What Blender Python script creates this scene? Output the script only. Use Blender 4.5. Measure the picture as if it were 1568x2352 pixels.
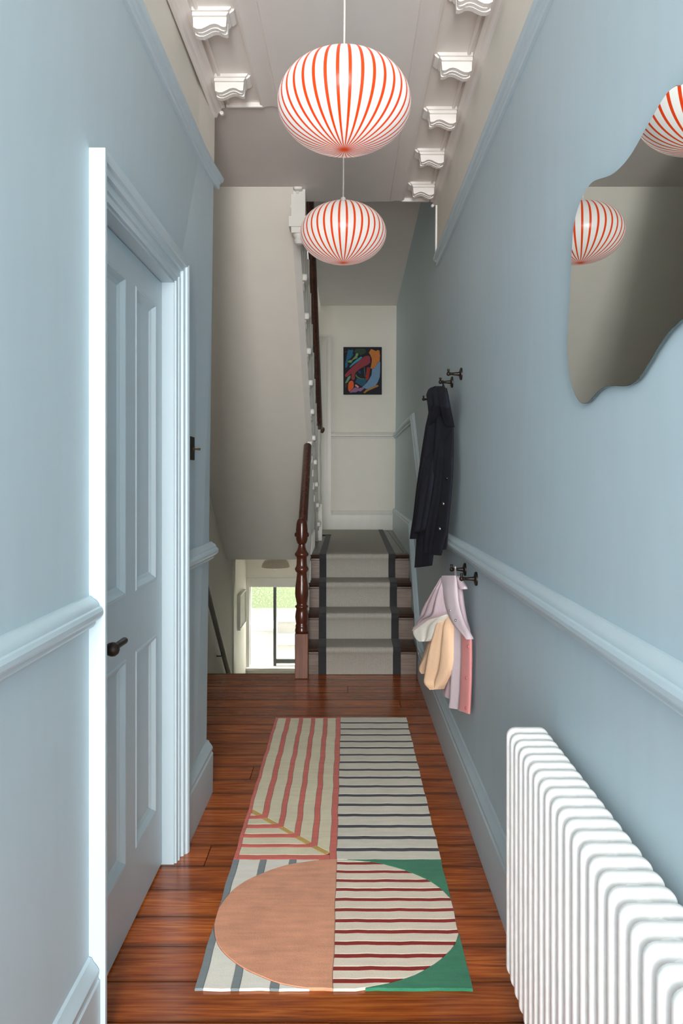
import bpy, bmesh, math, random
from mathutils import Vector, Matrix

for o in list(bpy.data.objects):
    bpy.data.objects.remove(o, do_unlink=True)
sc = bpy.context.scene
COL = sc.collection
R = math.radians
rnd = random.Random(7)

# ------------------------------------------------------------------ camera
F_PX, CX, CY, CAM_H = 1700.0, 798.0, 1095.0, 1.30
cd = bpy.data.cameras.new('camera'); cam = bpy.data.objects.new('camera', cd)
COL.objects.link(cam); sc.camera = cam
cd.sensor_fit = 'HORIZONTAL'; cd.sensor_width = 24.0
cd.lens = F_PX / 1568.0 * 24.0
cd.shift_x = -(CX - 784.0) / 1568.0
cd.shift_y = -(1176.0 - CY) / 1568.0
cd.clip_start = 0.02; cd.clip_end = 200
cam.location = (0, 0, CAM_H); cam.rotation_euler = (R(90), 0, 0)

# ------------------------------------------------------------------ world / light / exposure
w = bpy.data.worlds.new('World'); sc.world = w; w.use_nodes = True
bg = w.node_tree.nodes['Background']
bg.inputs[0].default_value = (0.93, 0.97, 1.0, 1); bg.inputs[1].default_value = 1.45
sc.view_settings.view_transform = 'Standard'; sc.view_settings.look = 'None'
sc.view_settings.gamma = 1.0; sc.view_settings.use_curve_mapping = False
sc.view_settings.exposure = 0.3

def area(name, loc, rot, sx, sy, power, col=(1, 1, 1), spread=180):
    l = bpy.data.lights.new(name, 'AREA'); l.shape = 'RECTANGLE'; l.size = sx; l.size_y = sy
    l.energy = power; l.color = col; l.spread = R(spread)
    o = bpy.data.objects.new(name, l); COL.objects.link(o)
    o.location = loc; o.rotation_euler = rot
    return o
# daylight through the open front doorway behind the camera, the stair window above, and the garden window below
area('daylight_front_doorway', (-0.05, -3.06, 1.45), (R(90), 0, 0), 0.86, 2.5, 200, (1.0, 0.985, 0.97))
area('daylight_stair_window', (-0.72, 8.02, 4.2), (R(-62), 0, 0), 0.75, 1.3, 4.5, (1.0, 0.99, 0.95))
area('daylight_garden_window', (-0.75, 10.5, 0.75), (R(-52), 0, 0), 1.6, 0.9, 140, (1.0, 0.97, 0.9))
area('daylight_landing_door', (-1.05, 7.75, 1.75), (0, R(-90), 0), 1.7, 0.5, 1.3, (0.94, 1.0, 0.93))

# ------------------------------------------------------------------ helpers
def lin(r, g, b):
    f = lambda c: (c / 255 / 12.92) if c / 255 <= 0.04045 else ((c / 255 + 0.055) / 1.055) ** 2.4
    return (f(r), f(g), f(b), 1)

def pix(x, y, Y):
    return Vector(((x - CX) * Y / F_PX, Y, CAM_H - (y - CY) * Y / F_PX))

class NT:
    def __init__(s, name):
        s.m = bpy.data.materials.new(name); s.m.use_nodes = True
        s.t = s.m.node_tree; s.b = s.t.nodes['Principled BSDF']
    def n(s, typ, **kw):
        nd = s.t.nodes.new(typ)
        for k, v in kw.items():
            if hasattr(nd, k): setattr(nd, k, v)
        return nd
    def l(s, a, b): s.t.links.new(a, b)
    def math(s, op, a, b=None, c=None):
        nd = s.n('ShaderNodeMath', operation=op)
        for i, v in enumerate((a, b, c)):
            if v is None: continue
            if isinstance(v, (int, float)): nd.inputs[i].default_value = v
            else: s.l(v, nd.inputs[i])
        return nd.outputs[0]
    def ramp(s, fac, stops):
        nd = s.n('ShaderNodeValToRGB'); cr = nd.color_ramp
        while len(cr.elements) < len(stops): cr.elements.new(0.5)
        for e, (p, c) in zip(cr.elements, stops): e.position = p; e.color = c
        s.l(fac, nd.inputs[0]); return nd.outputs[0]
    def mix(s, fac, a, b, mode='MIX'):
        nd = s.n('ShaderNodeMix', data_type='RGBA', blend_type=mode)
        for i, v in ((0, fac), (6, a), (7, b)):
            if isinstance(v, (int, float)): nd.inputs[i].default_value = v
            elif isinstance(v, tuple): nd.inputs[i].default_value = v
            else: s.l(v, nd.inputs[i])
        return nd.outputs[2]
    def coords(s, which='Object', scale=(1, 1, 1)):
        tc = s.n('ShaderNodeTexCoord'); mp = s.n('ShaderNodeMapping')
        mp.inputs['Scale'].default_value = scale
        s.l(tc.outputs[which], mp.inputs[0]); return mp.outputs[0]
    def noise(s, vec, scale, detail=3, rough=0.5):
        nd = s.n('ShaderNodeTexNoise'); nd.inputs['Scale'].default_value = scale
        nd.inputs['Detail'].default_value = detail; nd.inputs['Roughness'].default_value = rough
        s.l(vec, nd.inputs['Vector']); return nd.outputs['Fac']
    def bump(s, h, strength, dist=0.01):
        nd = s.n('ShaderNodeBump'); nd.inputs['Strength'].default_value = strength
        nd.inputs['Distance'].default_value = dist; s.l(h, nd.inputs['Height'])
        s.l(nd.outputs[0], s.b.inputs['Normal'])
    def set(s, **kw):
        for k, v in kw.items(): s.b.inputs[k.replace('_', ' ')].default_value = v

def mul(c, k): return (min(1, c[0] * k), min(1, c[1] * k), min(1, c[2] * k), 1)

def paint(name, rgb, rough=0.5, var=0.018, scale=(6, 6, 1.2), bump=0.03, spec=0.4):
    t = NT(name); c = lin(*rgb)
    v = t.coords('Object', scale); f = t.noise(v, 3.0, 4)
    t.l(t.ramp(f, [(0.3, mul(c, 1 - var)), (0.7, mul(c, 1 + var))]), t.b.inputs['Base Color'])
    v2 = t.coords('Object', (scale[0] * 6, scale[1] * 6, scale[2] * 4))
    t.bump(t.noise(v2, 12, 3), bump, 0.004)
    t.set(Roughness=rough, Specular_IOR_Level=spec)
    return t.m

def fabric(name, rgb, rough=0.85, var=0.12, nscale=60, bump=0.25, sheen=0.15):
    t = NT(name); c = lin(*rgb)
    v = t.coords('Object'); f = t.noise(v, nscale, 3); g = t.noise(v, 9, 3)
    fm = t.math('ADD', t.math('MULTIPLY', f, 0.5), t.math('MULTIPLY', g, 0.5))
    t.l(t.ramp(fm, [(0.3, mul(c, 1 - var)), (0.7, mul(c, 1 + var))]), t.b.inputs['Base Color'])
    t.bump(t.noise(v, nscale * 6, 2), bump, 0.003)
    t.set(Roughness=rough, Specular_IOR_Level=0.2); t.b.inputs['Sheen Weight'].default_value = sheen
    return t.m

def wood(name, dark, mid, light, axis=0, rough=0.25, grain=1.0, coat=0.3, knots=True, edge=None):
    """grain runs along axis of the object's own coordinates, every object takes its own piece of the tree"""
    t = NT(name)
    sc_ = [11.0, 11.0, 11.0]; sc_[axis] = 0.55
    tc = t.n('ShaderNodeTexCoord'); oi = t.n('ShaderNodeObjectInfo')
    off = t.n('ShaderNodeCombineXYZ')
    for i in range(3): t.l(t.math('MULTIPLY', oi.outputs['Random'], 37.0 + 11 * i), off.inputs[i])
    add = t.n('ShaderNodeVectorMath', operation='ADD'); t.l(tc.outputs['Object'], add.inputs[0]); t.l(off.outputs[0], add.inputs[1])
    mp = t.n('ShaderNodeMapping'); mp.inputs['Scale'].default_value = sc_; t.l(add.outputs[0], mp.inputs[0])
    n1 = t.n('ShaderNodeTexNoise'); n1.inputs['Scale'].default_value = 1.6; n1.inputs['Detail'].default_value = 2; n1.inputs['Distortion'].default_value = 0.4
    t.l(mp.outputs[0], n1.inputs['Vector'])
    rings = t.math('FRACT', t.math('MULTIPLY', n1.outputs['Fac'], 9.0 * grain))
    rr = t.math('ABSOLUTE', t.math('SUBTRACT', rings, 0.5))
    fine = t.noise(mp.outputs[0], 14, 4)
    fac = t.math('ADD', t.math('MULTIPLY', rr, 0.55), t.math('MULTIPLY', fine, 0.72))
    col = t.ramp(fac, [(0.2, lin(*dark)), (0.48, lin(*mid)), (0.8, lin(*light))])
    # blotchy varnish and per-plank tone
    v3 = t.n('ShaderNodeMapping'); v3.inputs['Scale'].default_value = [3 if i != axis else 1.3 for i in range(3)]; t.l(add.outputs[0], v3.inputs[0])
    bl = t.noise(v3.outputs[0], 2.2, 4, 0.6)
    col = t.mix(1.0, col, t.ramp(bl, [(0.25, (0.62, 0.55, 0.50, 1)), (0.6, (1.08, 1.06, 1.04, 1))]), 'MULTIPLY')
    tone = t.ramp(oi.outputs['Random'], [(0.0, (0.80, 0.77, 0.75, 1)), (1.0, (1.1, 1.08, 1.05, 1))])
    col = t.mix(1.0, col, tone, 'MULTIPLY')
    if knots:
        vo = t.n('ShaderNodeTexVoronoi'); vo.inputs['Scale'].default_value = 1.0
        km = t.n('ShaderNodeMapping'); ks = [7.0, 7.0, 7.0]; ks[axis] = 3.6; km.inputs['Scale'].default_value = ks
        t.l(add.outputs[0], km.inputs[0]); t.l(km.outputs[0], vo.inputs['Vector'])
        kf = t.ramp(vo.outputs['Distance'], [(0.02, (1, 1, 1, 1)), (0.085, (0, 0, 0, 1))])
        col = t.mix(t.math('MULTIPLY', kf, 0.75), col, lin(*[int(c * 0.62) for c in dark]))
    if edge:      # grimy, worn varnish along the long edges of a board of half-width edge
        sy = t.n('ShaderNodeSeparateXYZ'); t.l(tc.outputs['Object'], sy.inputs[0])
        ay = t.math('ADD', t.math('ABSOLUTE', sy.outputs[1]), t.math('MULTIPLY', t.math('SUBTRACT', bl, 0.5), 0.03))
        mr_ = t.n('ShaderNodeMapRange'); mr_.interpolation_type = 'SMOOTHSTEP'; t.l(ay, mr_.inputs[0])
        mr_.inputs[1].default_value = edge - 0.022; mr_.inputs[2].default_value = edge + 0.004; mr_.inputs[3].default_value = 0; mr_.inputs[4].default_value = 0.72
        col = t.mix(mr_.outputs[0], col, lin(58, 24, 10))
    t.l(col, t.b.inputs['Base Color'])
    t.l(t.math('ADD', t.math('MULTIPLY', bl, 0.22), rough - 0.08), t.b.inputs['Roughness'])
    t.bump(fac, 0.08, 0.004)
    t.set(Specular_IOR_Level=0.5); t.b.inputs['Coat Weight'].default_value = coat; t.b.inputs['Coat Roughness'].default_value = 0.22
    return t.m

def plain(name, rgb, rough=0.5, metal=0.0, spec=0.5, bump=0.05, nscale=40):
    t = NT(name); c = lin(*rgb)
    v = t.coords('Object'); f = t.noise(v, nscale, 3)
    t.l(t.ramp(f, [(0.3, mul(c, 0.94)), (0.7, mul(c, 1.05))]), t.b.inputs['Base Color'])
    t.bump(f, bump, 0.002)
    t.set(Roughness=rough, Metallic=metal, Specular_IOR_Level=spec); return t.m

M = {}
M['blue'] = paint('blue_wall_paint', (193, 212, 220), 0.55)
M['blue_trim'] = paint('blue_eggshell_trim_paint', (197, 215, 223), 0.38, 0.012, bump=0.04)
M['cream'] = paint('cream_plaster_paint', (244, 240, 229), 0.6, 0.012, (3, 3, 3))
M['ceil'] = paint('off_white_ceiling_paint', (243, 238, 232), 0.7, 0.015, (2, 2, 2), 0.05)
M['white_trim'] = paint('white_eggshell_paint', (232, 230, 223), 0.35, 0.02, bump=0.05)
M['plaster'] = paint('white_moulded_plaster', (244, 241, 236), 0.55, 0.02, (10, 10, 10), 0.15)
M['rad'] = plain('white_radiator_enamel', (249, 249, 247), 0.14, spec=0.5, bump=0.01)
M['floorwood'] = wood('varnished_pine_boards', (128, 54, 13), (184, 90, 25), (222, 130, 52), 0, 0.18, edge=0.0707)
M['stairwood'] = wood('dark_stained_stair_wood', (34, 22, 17), (66, 43, 32), (96, 66, 50), 0, 0.3, coat=0.2, knots=False)
M['riserwood'] = wood('scuffed_brown_riser_paint', (108, 92, 82), (126, 110, 99), (140, 125, 114), 0, 0.42, coat=0.0, knots=False)
M['greyboard'] = wood('grey_painted_landing_boards', (74, 70, 64), (102, 98, 90), (124, 120, 112), 1, 0.35, coat=0.1, knots=False)
M['mahogany'] = wood('polished_mahogany', (72, 36, 24), (88, 46, 31), (104, 58, 40), 2, 0.22, 0.4, coat=0.5, knots=False)
M['block'] = wood('bare_mahogany_newel_block', (96, 58, 44), (126, 82, 64), (144, 98, 78), 2, 0.4, 0.5, coat=0.1, knots=False)
M['gap'] = plain('dark_joint_grit', (38, 26, 19), 0.9)
M['bronze'] = plain('dark_bronze', (50, 43, 38), 0.42, 0.6, bump=0.03)
M['bronze_dark'] = plain('blackened_bronze_plate', (22, 19, 17), 0.5, 0.0, 0.25)
M['runner'] = None
M['band'] = fabric('charcoal_cotton_border', (58, 58, 60), 0.9, 0.1, 120)
M['navy'] = fabric('dark_navy_cotton_canvas', (37, 39, 48), 0.8, 0.1, 90, 0.3, 0.0)
M['navy_in'] = fabric('dark_navy_lining', (22, 23, 30), 0.85, 0.1, 90)
M['lilac'] = fabric('pale_lilac_coated_cotton', (218, 202, 208), 0.6, 0.05, 60, 0.1, 0.02)
M['mauve'] = fabric('mauve_hood_cotton', (206, 186, 194), 0.65, 0.05, 60, 0.1, 0.02)
M['coral'] = fabric('coral_pink_placket_cotton', (246, 166, 163), 0.6, 0.05, 60, 0.1, 0.02)
M['coral_d'] = plain('coral_snap_plastic', (214, 112, 114), 0.35)
M['peach'] = fabric('peach_sleeve_cotton', (253, 212, 176), 0.65, 0.05, 60, 0.1, 0.02)
M['lining'] = fabric('off_white_fleece_lining', (246, 243, 232), 0.9, 0.05, 120, 0.3)
M['steel'] = plain('polished_steel_snap', (170, 172, 172), 0.22, 1.0)
M['snap_dark'] = plain('gunmetal_snap', (60, 62, 66), 0.3, 1.0)
M['brass_d'] = plain('aged_brass_toggle', (120, 96, 66), 0.35, 0.9)
M['navy_canvas'] = plain('near_black_navy_canvas', (20, 22, 36), 0.7)
M['frame_grey'] = plain('dark_grey_window_metal', (92, 94, 94), 0.45)
M['rail_grey'] = plain('grey_painted_handrail', (158, 157, 150), 0.4)
M['stone'] = plain('pale_garden_stone', (196, 192, 184), 0.9, bump=0.4, nscale=14)
M['paving'] = plain('white_garden_paving', (232, 230, 226), 0.9, bump=0.2, nscale=8)
M['render'] = plain('white_rendered_garden_wall', (225, 226, 228), 0.9)
M['leaf'] = plain('hedge_leaf_green', (222, 230, 196), 0.6)
M['hedgecore'] = plain('hedge_twig_core', (196, 210, 166), 0.9)
M['shade'] = plain('beige_enamel_lamp_shade', (196, 186, 168), 0.45)
M['bulb'] = plain('opal_bulb_glass', (250, 248, 240), 0.3)
M['cord'] = plain('clear_white_lamp_cord', (214, 208, 204), 0.4)
M['paper'] = plain('pale_grey_print_paper', (200, 198, 190), 0.7)

def runner_mat():
    t = NT('grey_flatweave_runner'); c = lin(178, 174, 164)
    v = t.coords('Object')
    wv = t.n('ShaderNodeTexWave', wave_type='BANDS', bands_direction='X'); wv.inputs['Scale'].default_value = 62
    wv.inputs['Distortion'].default_value = 0.6; t.l(v, wv.inputs['Vector'])
    f = t.noise(v, 260, 2)
    fm = t.math('ADD', t.math('MULTIPLY', wv.outputs['Fac'], 0.35), t.math('MULTIPLY', f, 0.65))
    t.l(t.ramp(fm, [(0.25, mul(c, 0.68)), (0.75, mul(c, 1.22))]), t.b.inputs['Base Color'])
    t.bump(fm, 0.5, 0.003); t.set(Roughness=0.95, Specular_IOR_Level=0.1); return t.m
M['runner'] = runner_mat()

def pile(name, rgb, var=0.1):
    t = NT(name); c = lin(*rgb); v = t.coords('Object')
    a = t.noise(v, 7, 4, 0.65); b = t.noise(v, 240, 2)
    va = t.coords('Object', (2, 14, 2)); s_ = t.noise(va, 4, 3)
    fm = t.math('ADD', t.math('MULTIPLY', a, 0.4), t.math('ADD', t.math('MULTIPLY', b, 0.25), t.math('MULTIPLY', s_, 0.35)))
    t.l(t.ramp(fm, [(0.34, mul(c, 1 - var * 1.4)), (0.64, mul(c, 1 + var))]), t.b.inputs['Base Color'])
    t.bump(b, 0.22, 0.0025); t.set(Roughness=0.95, Specular_IOR_Level=0.1)
    t.b.inputs['Sheen Weight'].default_value = 0.2; return t.m
M['rug_cream'] = pile('cream_wool_pile', (250, 237, 203))
M['rug_grey'] = pile('pale_grey_wool_pile', (234, 228, 210))
M['rug_white'] = pile('ivory_wool_pile', (252, 245, 231), 0.06)
M['rug_blush'] = pile('blush_wool_pile', (251, 232, 210), 0.07)
M['rug_red'] = pile('coral_red_wool_pile', (234, 118, 102), 0.14)
M['rug_gold'] = pile('mustard_wool_pile', (220, 180, 96))
M['rug_navy'] = pile('slate_navy_wool_pile', (70, 68, 78))
M['rug_slate'] = pile('slate_grey_wool_pile', (138, 148, 150))
M['rug_peach'] = pile('terracotta_peach_wool_pile', (240, 168, 132), 0.16)
M['rug_green'] = pile('emerald_wool_pile', (62, 138, 104), 0.18)
M['rug_dkred'] = pile('dark_red_wool_pile', (150, 34, 24))

def stripe_glass():
    t = NT('opal_glass_with_orange_stripes')
    tc = t.n('ShaderNodeTexCoord'); sx = t.n('ShaderNodeSeparateXYZ'); t.l(tc.outputs['Object'], sx.inputs[0])
    N = 36
    ang = t.math('ARCTAN2', sx.outputs[1], sx.outputs[0])
    fr = t.math('FRACT', t.math('ADD', t.math('MULTIPLY', ang, N / (2 * math.pi)), 100.0))
    d = t.math('MULTIPLY', t.math('ABSOLUTE', t.math('SUBTRACT', fr, 0.5)), 2 * math.pi / N)
    r = t.math('SQRT', t.math('ADD', t.math('MULTIPLY', sx.outputs[0], sx.outputs[0]), t.math('MULTIPLY', sx.outputs[1], sx.outputs[1])))
    arc = t.math('MULTIPLY', d, r)
    wd = t.math('ADD', t.math('MULTIPLY', r, 0.0205), 0.0008)
    nd = t.n('ShaderNodeMapRange'); nd.interpolation_type = 'SMOOTHSTEP'
    t.l(t.math('SUBTRACT', arc, wd), nd.inputs[0])
    nd.inputs[1].default_value = -0.0006; nd.inputs[2].default_value = 0.0006; nd.inputs[3].default_value = 1; nd.inputs[4].default_value = 0
    col = t.mix(nd.outputs[0], lin(244, 238, 234), lin(226, 58, 8))
    t.l(col, t.b.inputs['Base Color']); t.l(t.mix(nd.outputs[0], lin(255, 244, 238), lin(255, 96, 10)), t.b.inputs['Emission Color'])
    t.b.inputs['Emission Strength'].default_value = 0.18
    t.set(Roughness=0.22, Specular_IOR_Level=0.4); return t.m
M['lampglass'] = stripe_glass()

def mirror_mat():
    t = NT('silvered_mirror_glass'); v = t.coords('Object'); f = t.noise(v, 2, 2)
    t.l(t.ramp(f, [(0.3, (0.66, 0.72, 0.70, 1)), (0.7, (0.67, 0.73, 0.71, 1))]), t.b.inputs['Base Color'])
    t.set(Metallic=1.0, Roughness=0.0); return t.m
M['mirror'] = mirror_mat()
M['mirror_edge'] = plain('dark_mirror_edge', (86, 104, 106), 0.2, 0.4)

def glass_mat():
    t = NT('window_glass'); v = t.coords('Object'); f = t.noise(v, 3, 2)
    t.l(t.ramp(f, [(0.3, (0.97, 0.99, 0.97, 1)), (0.7, (0.99, 1, 0.99, 1))]), t.b.inputs['Base Color'])
    t.set(Roughness=0.0, IOR=1.0); t.b.inputs['Transmission Weight'].default_value = 1.0; return t.m
M['glass'] = glass_mat()

def color_paint(name, rgb): return plain(name, rgb, 0.6, bump=0.3, nscale=30)

# ---- mesh building
def box(bm, x0, x1, y0, y1, z0, z1):
    vs = [bm.verts.new(p) for p in ((x0, y0, z0), (x1, y0, z0), (x1, y1, z0), (x0, y1, z0), (x0, y0, z1), (x1, y0, z1), (x1, y1, z1), (x0, y1, z1))]
    fs = [bm.faces.new([vs[i] for i in f]) for f in ((0, 3, 2, 1), (4, 5, 6, 7), (0, 1, 5, 4), (1, 2, 6, 5), (2, 3, 7, 6), (3, 0, 4, 7))]
    return vs

def prism(bm, pts, fn, a, b, seg=1):
    """closed 2-D outline pts, fn(u, v, w) -> point, extruded from w=a to w=b"""
    rings = []
    for k in range(seg + 1):
        ww = a + (b - a) * k / seg
        rings.append([bm.verts.new(fn(u, v, ww)) for u, v in pts])
    n = len(pts)
    for k in range(seg):
        for i in range(n):
            j = (i + 1) % n
            bm.faces.new((rings[k][i], rings[k][j], rings[k + 1][j], rings[k + 1][i]))
    bm.faces.new(rings[0][::-1]); bm.faces.new(rings[-1])
    return rings

def lathe(bm, prof, seg=16, origin=(0, 0, 0), axis='Z', cap=True):
    ox, oy, oz = origin; rings = []
    for r, h in prof:
        ring = []
        for i in range(seg):
            a = 2 * math.pi * i / seg; c, s_ = math.cos(a) * r, math.sin(a) * r
            if axis == 'Z': p = (ox + c, oy + s_, oz + h)
            elif axis == 'X': p = (ox + h, oy + c, oz + s_)
            else: p = (ox + c, oy + h, oz + s_)
            ring.append(bm.verts.new(p))
        rings.append(ring)
    for k in range(len(rings) - 1):
        for i in range(seg):
            j = (i + 1) % seg
            bm.faces.new((rings[k][i], rings[k][j], rings[k + 1][j], rings[k + 1][i]))
    if cap:
        bm.faces.new(rings[0][::-1]); bm.faces.new(rings[-1])

def tube(bm, path, rad, seg=8, up=None, squash=1.0):
    path = [Vector(p) for p in path]; rings = []
    for i, p in enumerate(path):
        t = (path[min(i + 1, len(path) - 1)] - path[max(i - 1, 0)]).normalized()
        u = Vector(up) if up else (Vector((0, 0, 1)) if abs(t.z) < 0.9 else Vector((1, 0, 0)))
        s_ = t.cross(u).normalized(); q = s_.cross(t).normalized()
        r = rad[i] if isinstance(rad, (list, tuple)) else rad
        rings.append([bm.verts.new(p + s_ * (math.cos(2 * math.pi * k / seg) * r) + q * (math.sin(2 * math.pi * k / seg) * r * squash)) for k in range(seg)])
    for k in range(len(rings) - 1):
        for i in range(seg):
            j = (i + 1) % seg
            bm.faces.new((rings[k][i], rings[k][j], rings[k + 1][j], rings[k + 1][i]))
    bm.faces.new(rings[0][::-1]); bm.faces.new(rings[-1])

def finish(bm, smooth=False, bevel=0.0, bseg=2, auto=None):
    if bevel > 0:
        bmesh.ops.remove_doubles(bm, verts=bm.verts, dist=1e-6)
        es = [e for e in bm.edges if len(e.link_faces) == 2 and e.calc_face_angle(0) > 0.6]
        bmesh.ops.bevel(bm, geom=es, offset=bevel, segments=bseg, affect='EDGES', profile=0.5, clamp_overlap=True)
    bmesh.ops.recalc_face_normals(bm, faces=bm.faces)
    if smooth:
        ang = auto if auto is not None else R(40)
        for f in bm.faces: f.smooth = True
        for e in bm.edges:
            if len(e.link_faces) == 2 and e.calc_face_angle(0) > ang: e.smooth = False

def mesh_of(name, bm, mat):
    me = bpy.data.meshes.new(name); bm.to_mesh(me); bm.free()
    if mat: me.materials.append(mat)
    return me

def obj(name, bm, mat, parent=None, label=None, cat=None, kind=None, group=None, loc=None):
    me = mesh_of(name, bm, mat) if isinstance(bm, bmesh.types.BMesh) else bm
    o = bpy.data.objects.new(name, me); COL.objects.link(o)
    if parent: o.parent = parent
    if loc: o.location = loc
    return tag(o, label, cat, kind, group)

def tag(o, label=None, cat=None, kind=None, group=None):
    if label: o['label'] = label
    if cat: o['category'] = cat
    if kind: o['kind'] = kind
    if group: o['group'] = group
    return o

def empty(name, loc, label, cat, group=None, kind=None):
    o = bpy.data.objects.new(name, None); COL.objects.link(o); o.location = loc; o.empty_display_size = 0.05
    return tag(o, label, cat, kind, group)

def shift(bm, v):
    v = Vector(v)
    for q in bm.verts: q.co -= v
    return bm

def nb(): return bmesh.new()

# ------------------------------------------------------------------ house geometry constants
WL, WR = -0.585, 0.476            # wall faces at floor level
Y_FRONT, Y_LEND, Y_FEND = -3.0, 3.04, 4.87
Z_CEIL = 2.83
Y_BACK, Z_LAND, Z_LCEIL = 8.18, 0.713, 3.19
X_SW = -1.15                       # stairwell left wall
Y_END = 9.60                       # lower hall end wall
Z_LOW = -2.2

def offL(Y, z):
    k = max(0.0, min(1.15, (Y - 2.6) / 0.44)); a = max(0.0, min(1.0, (z - 2.06) / 0.44)) * 0.021
    return max(a, k * (0.003 + 0.0125 * max(0, z)))
def offR(Y, z):
    return 0.008 * max(0, z) + max(0.0, Y - 4.9) * 0.012
def warpL(bm):
    for v in bm.verts: v.co.x += offL(v.co.y, v.co.z)
    return bm
def warpR(bm):
    for v in bm.verts: v.co.x += offR(v.co.y, v.co.z)
    return bm
def grid_cut(bm, ys=(), zs=()):
    for y in ys:
        bmesh.ops.bisect_plane(bm, geom=bm.verts[:] + bm.edges[:] + bm.faces[:], plane_co=(0, y, 0), plane_no=(0, 1, 0))
    for z in zs:
        bmesh.ops.bisect_plane(bm, geom=bm.verts[:] + bm.edges[:] + bm.faces[:], plane_co=(0, 0, z), plane_no=(0, 0, 1))

# ---- left wall with door opening
DO0, DO1, DOZ = 1.765, 2.485, 1.955      # door opening
bm = nb()
box(bm, WL - 0.14, WL, Y_FRONT, DO0, 0, 2.56)
box(bm, WL - 0.14, WL, DO0, DO1, DOZ, 2.56)
box(bm, WL - 0.14, WL, DO1, Y_LEND, 0, 2.56)
grid_cut(bm, (2.6, 2.8), (2.06, 2.5)); warpL(bm); finish(bm)
obj('wall_left', bm, M['blue'], label='pale blue painted hallway wall around the panelled door', cat='wall', kind='structure')
bm = nb(); box(bm, WL - 0.14, WL + 0.002, Y_FRONT, Y_LEND, 2.54, Z_CEIL)
grid_cut(bm, (2.6, 2.8)); warpL(bm); finish(bm)
obj('wall_left_frieze', bm, M['cream'], label='cream strip of wall above the rail over the panelled door', cat='wall', kind='structure')
# return wall where the hall opens to the stairwell, and the stairwell's own left wall
bm = nb(); box(bm, X_SW, WL - 0.139, Y_LEND - 0.12, Y_LEND, Z_LOW, 5.0); finish(bm)
obj('wall_stairwell_front', bm, M['cream'], label='cream return wall facing the stairwell beside the blue wall end', cat='wall', kind='structure')
bm = nb(); box(bm, X_SW - 0.12, X_SW, Y_LEND - 0.12, 7.42, Z_LOW, 5.0)
box(bm, X_SW - 0.12, X_SW, 7.42, Y_BACK + 0.12, 0.46, 5.0); finish(bm)
obj('wall_stairwell_left', bm, M['cream'], label='shaded cream wall at the left of the stairs going down', cat='wall', kind='structure')
# ---- right wall
bm = nb(); box(bm, WR, WR + 0.14, Y_FRONT, 9.8, -2.3, 3.4)
grid_cut(bm, (4.9,), (0, 1.5)); warpR(bm); finish(bm)
obj('wall_right', bm, M['blue'], label='pale blue painted wall running past the stairs to the landing', cat='wall', kind='structure')
Y_REND = 4.02
bm = nb(); box(bm, WR - 0.012, WR + 0.02, Y_FRONT, Y_REND, 2.49, Z_CEIL); warpR(bm); finish(bm)
obj('wall_right_frieze', bm, M['cream'], label='cream strip of wall above the rail on the mirror side', cat='wall', kind='structure')
bm = nb(); box(bm, WR - 0.021, WR + 0.01, Y_REND - 0.004, Y_REND + 0.02, 2.47, 2.775); warpR(bm); finish(bm, bevel=0.002)
obj('trim_11', bm, M['plaster'], label='thin upright white edge where the cream strip of wall stops', cat='trim', kind='structure')
# ---- back wall of landing, walls below and end wall of lower hall
bm = nb(); box(bm, X_SW - 0.12, 0.75, Y_BACK, Y_BACK + 0.12, 0.46, 3.45)
box(bm, X_SW - 0.12, -1.1, Y_BACK, Y_BACK + 0.12, 3.45, 5.0); box(bm, -0.34, -0.1, Y_BACK, Y_BACK + 0.12, 3.45, 5.0); finish(bm)
obj('wall_back', bm, M['cream'], label='pale cream landing wall with the abstract painting', cat='wall', kind='structure')
# lower hall
bm = nb()
W0, W1, WZ0, WZ1 = -1.275, -0.30, -1.165, -0.125   # window opening
box(bm, -1.5, 0.2, Y_END, Y_END + 0.2, Z_LOW, WZ0); box(bm, -1.5, 0.2, Y_END, Y_END + 0.2, WZ1, 0.55)
box(bm, -1.5, W0, Y_END, Y_END + 0.2, WZ0, WZ1); box(bm, W1, 0.2, Y_END, Y_END + 0.2, WZ0, WZ1); finish(bm)
obj('wall_lower_hall_end', bm, M['cream'], label='cream wall around the bright garden window below the stairs', cat='wall', kind='structure')
bm = nb(); box(bm, -1.43, -1.31, 7.5, Y_END, Z_LOW, 0.5); box(bm, -1.43, X_SW - 0.12, 7.30, 7.42, Z_LOW, 0.5); finish(bm)
obj('wall_lower_hall_left', bm, M['cream'], label='cream lower hall wall with the small framed print', cat='wall', kind='structure')
bm = nb(); box(bm, X_SW - 0.16, X_SW + 0.012, 7.40, 7.52, Z_LOW, 0.47); finish(bm, bevel=0.006)
obj('trim_1', bm, M['white_trim'], label='upright white corner post at the end of the stairwell wall', cat='trim', kind='structure')
bm = nb(); box(bm, -0.27, -0.18, Y_FEND + 0.02, Y_END, Z_LOW, 0.46); finish(bm)
bmesh.ops.delete(bm, geom=[], context='VERTS')
# spandrel wall under the short flight follows the flight
bm.free(); bm = nb()
sp = [(Y_FEND + 0.03, Z_LOW), (Y_END, Z_LOW), (Y_END, 0.5), (5.62, 0.5), (4.95, 0.02), (Y_FEND + 0.03, -0.03)]
prism(bm, sp, lambda u, v, ww: (ww, u, v), -0.262, -0.19); finish(bm)
obj('wall_spandrel', bm, M['cream'], label='cream spandrel wall under the carpeted steps', cat='wall', kind='structure')
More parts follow.
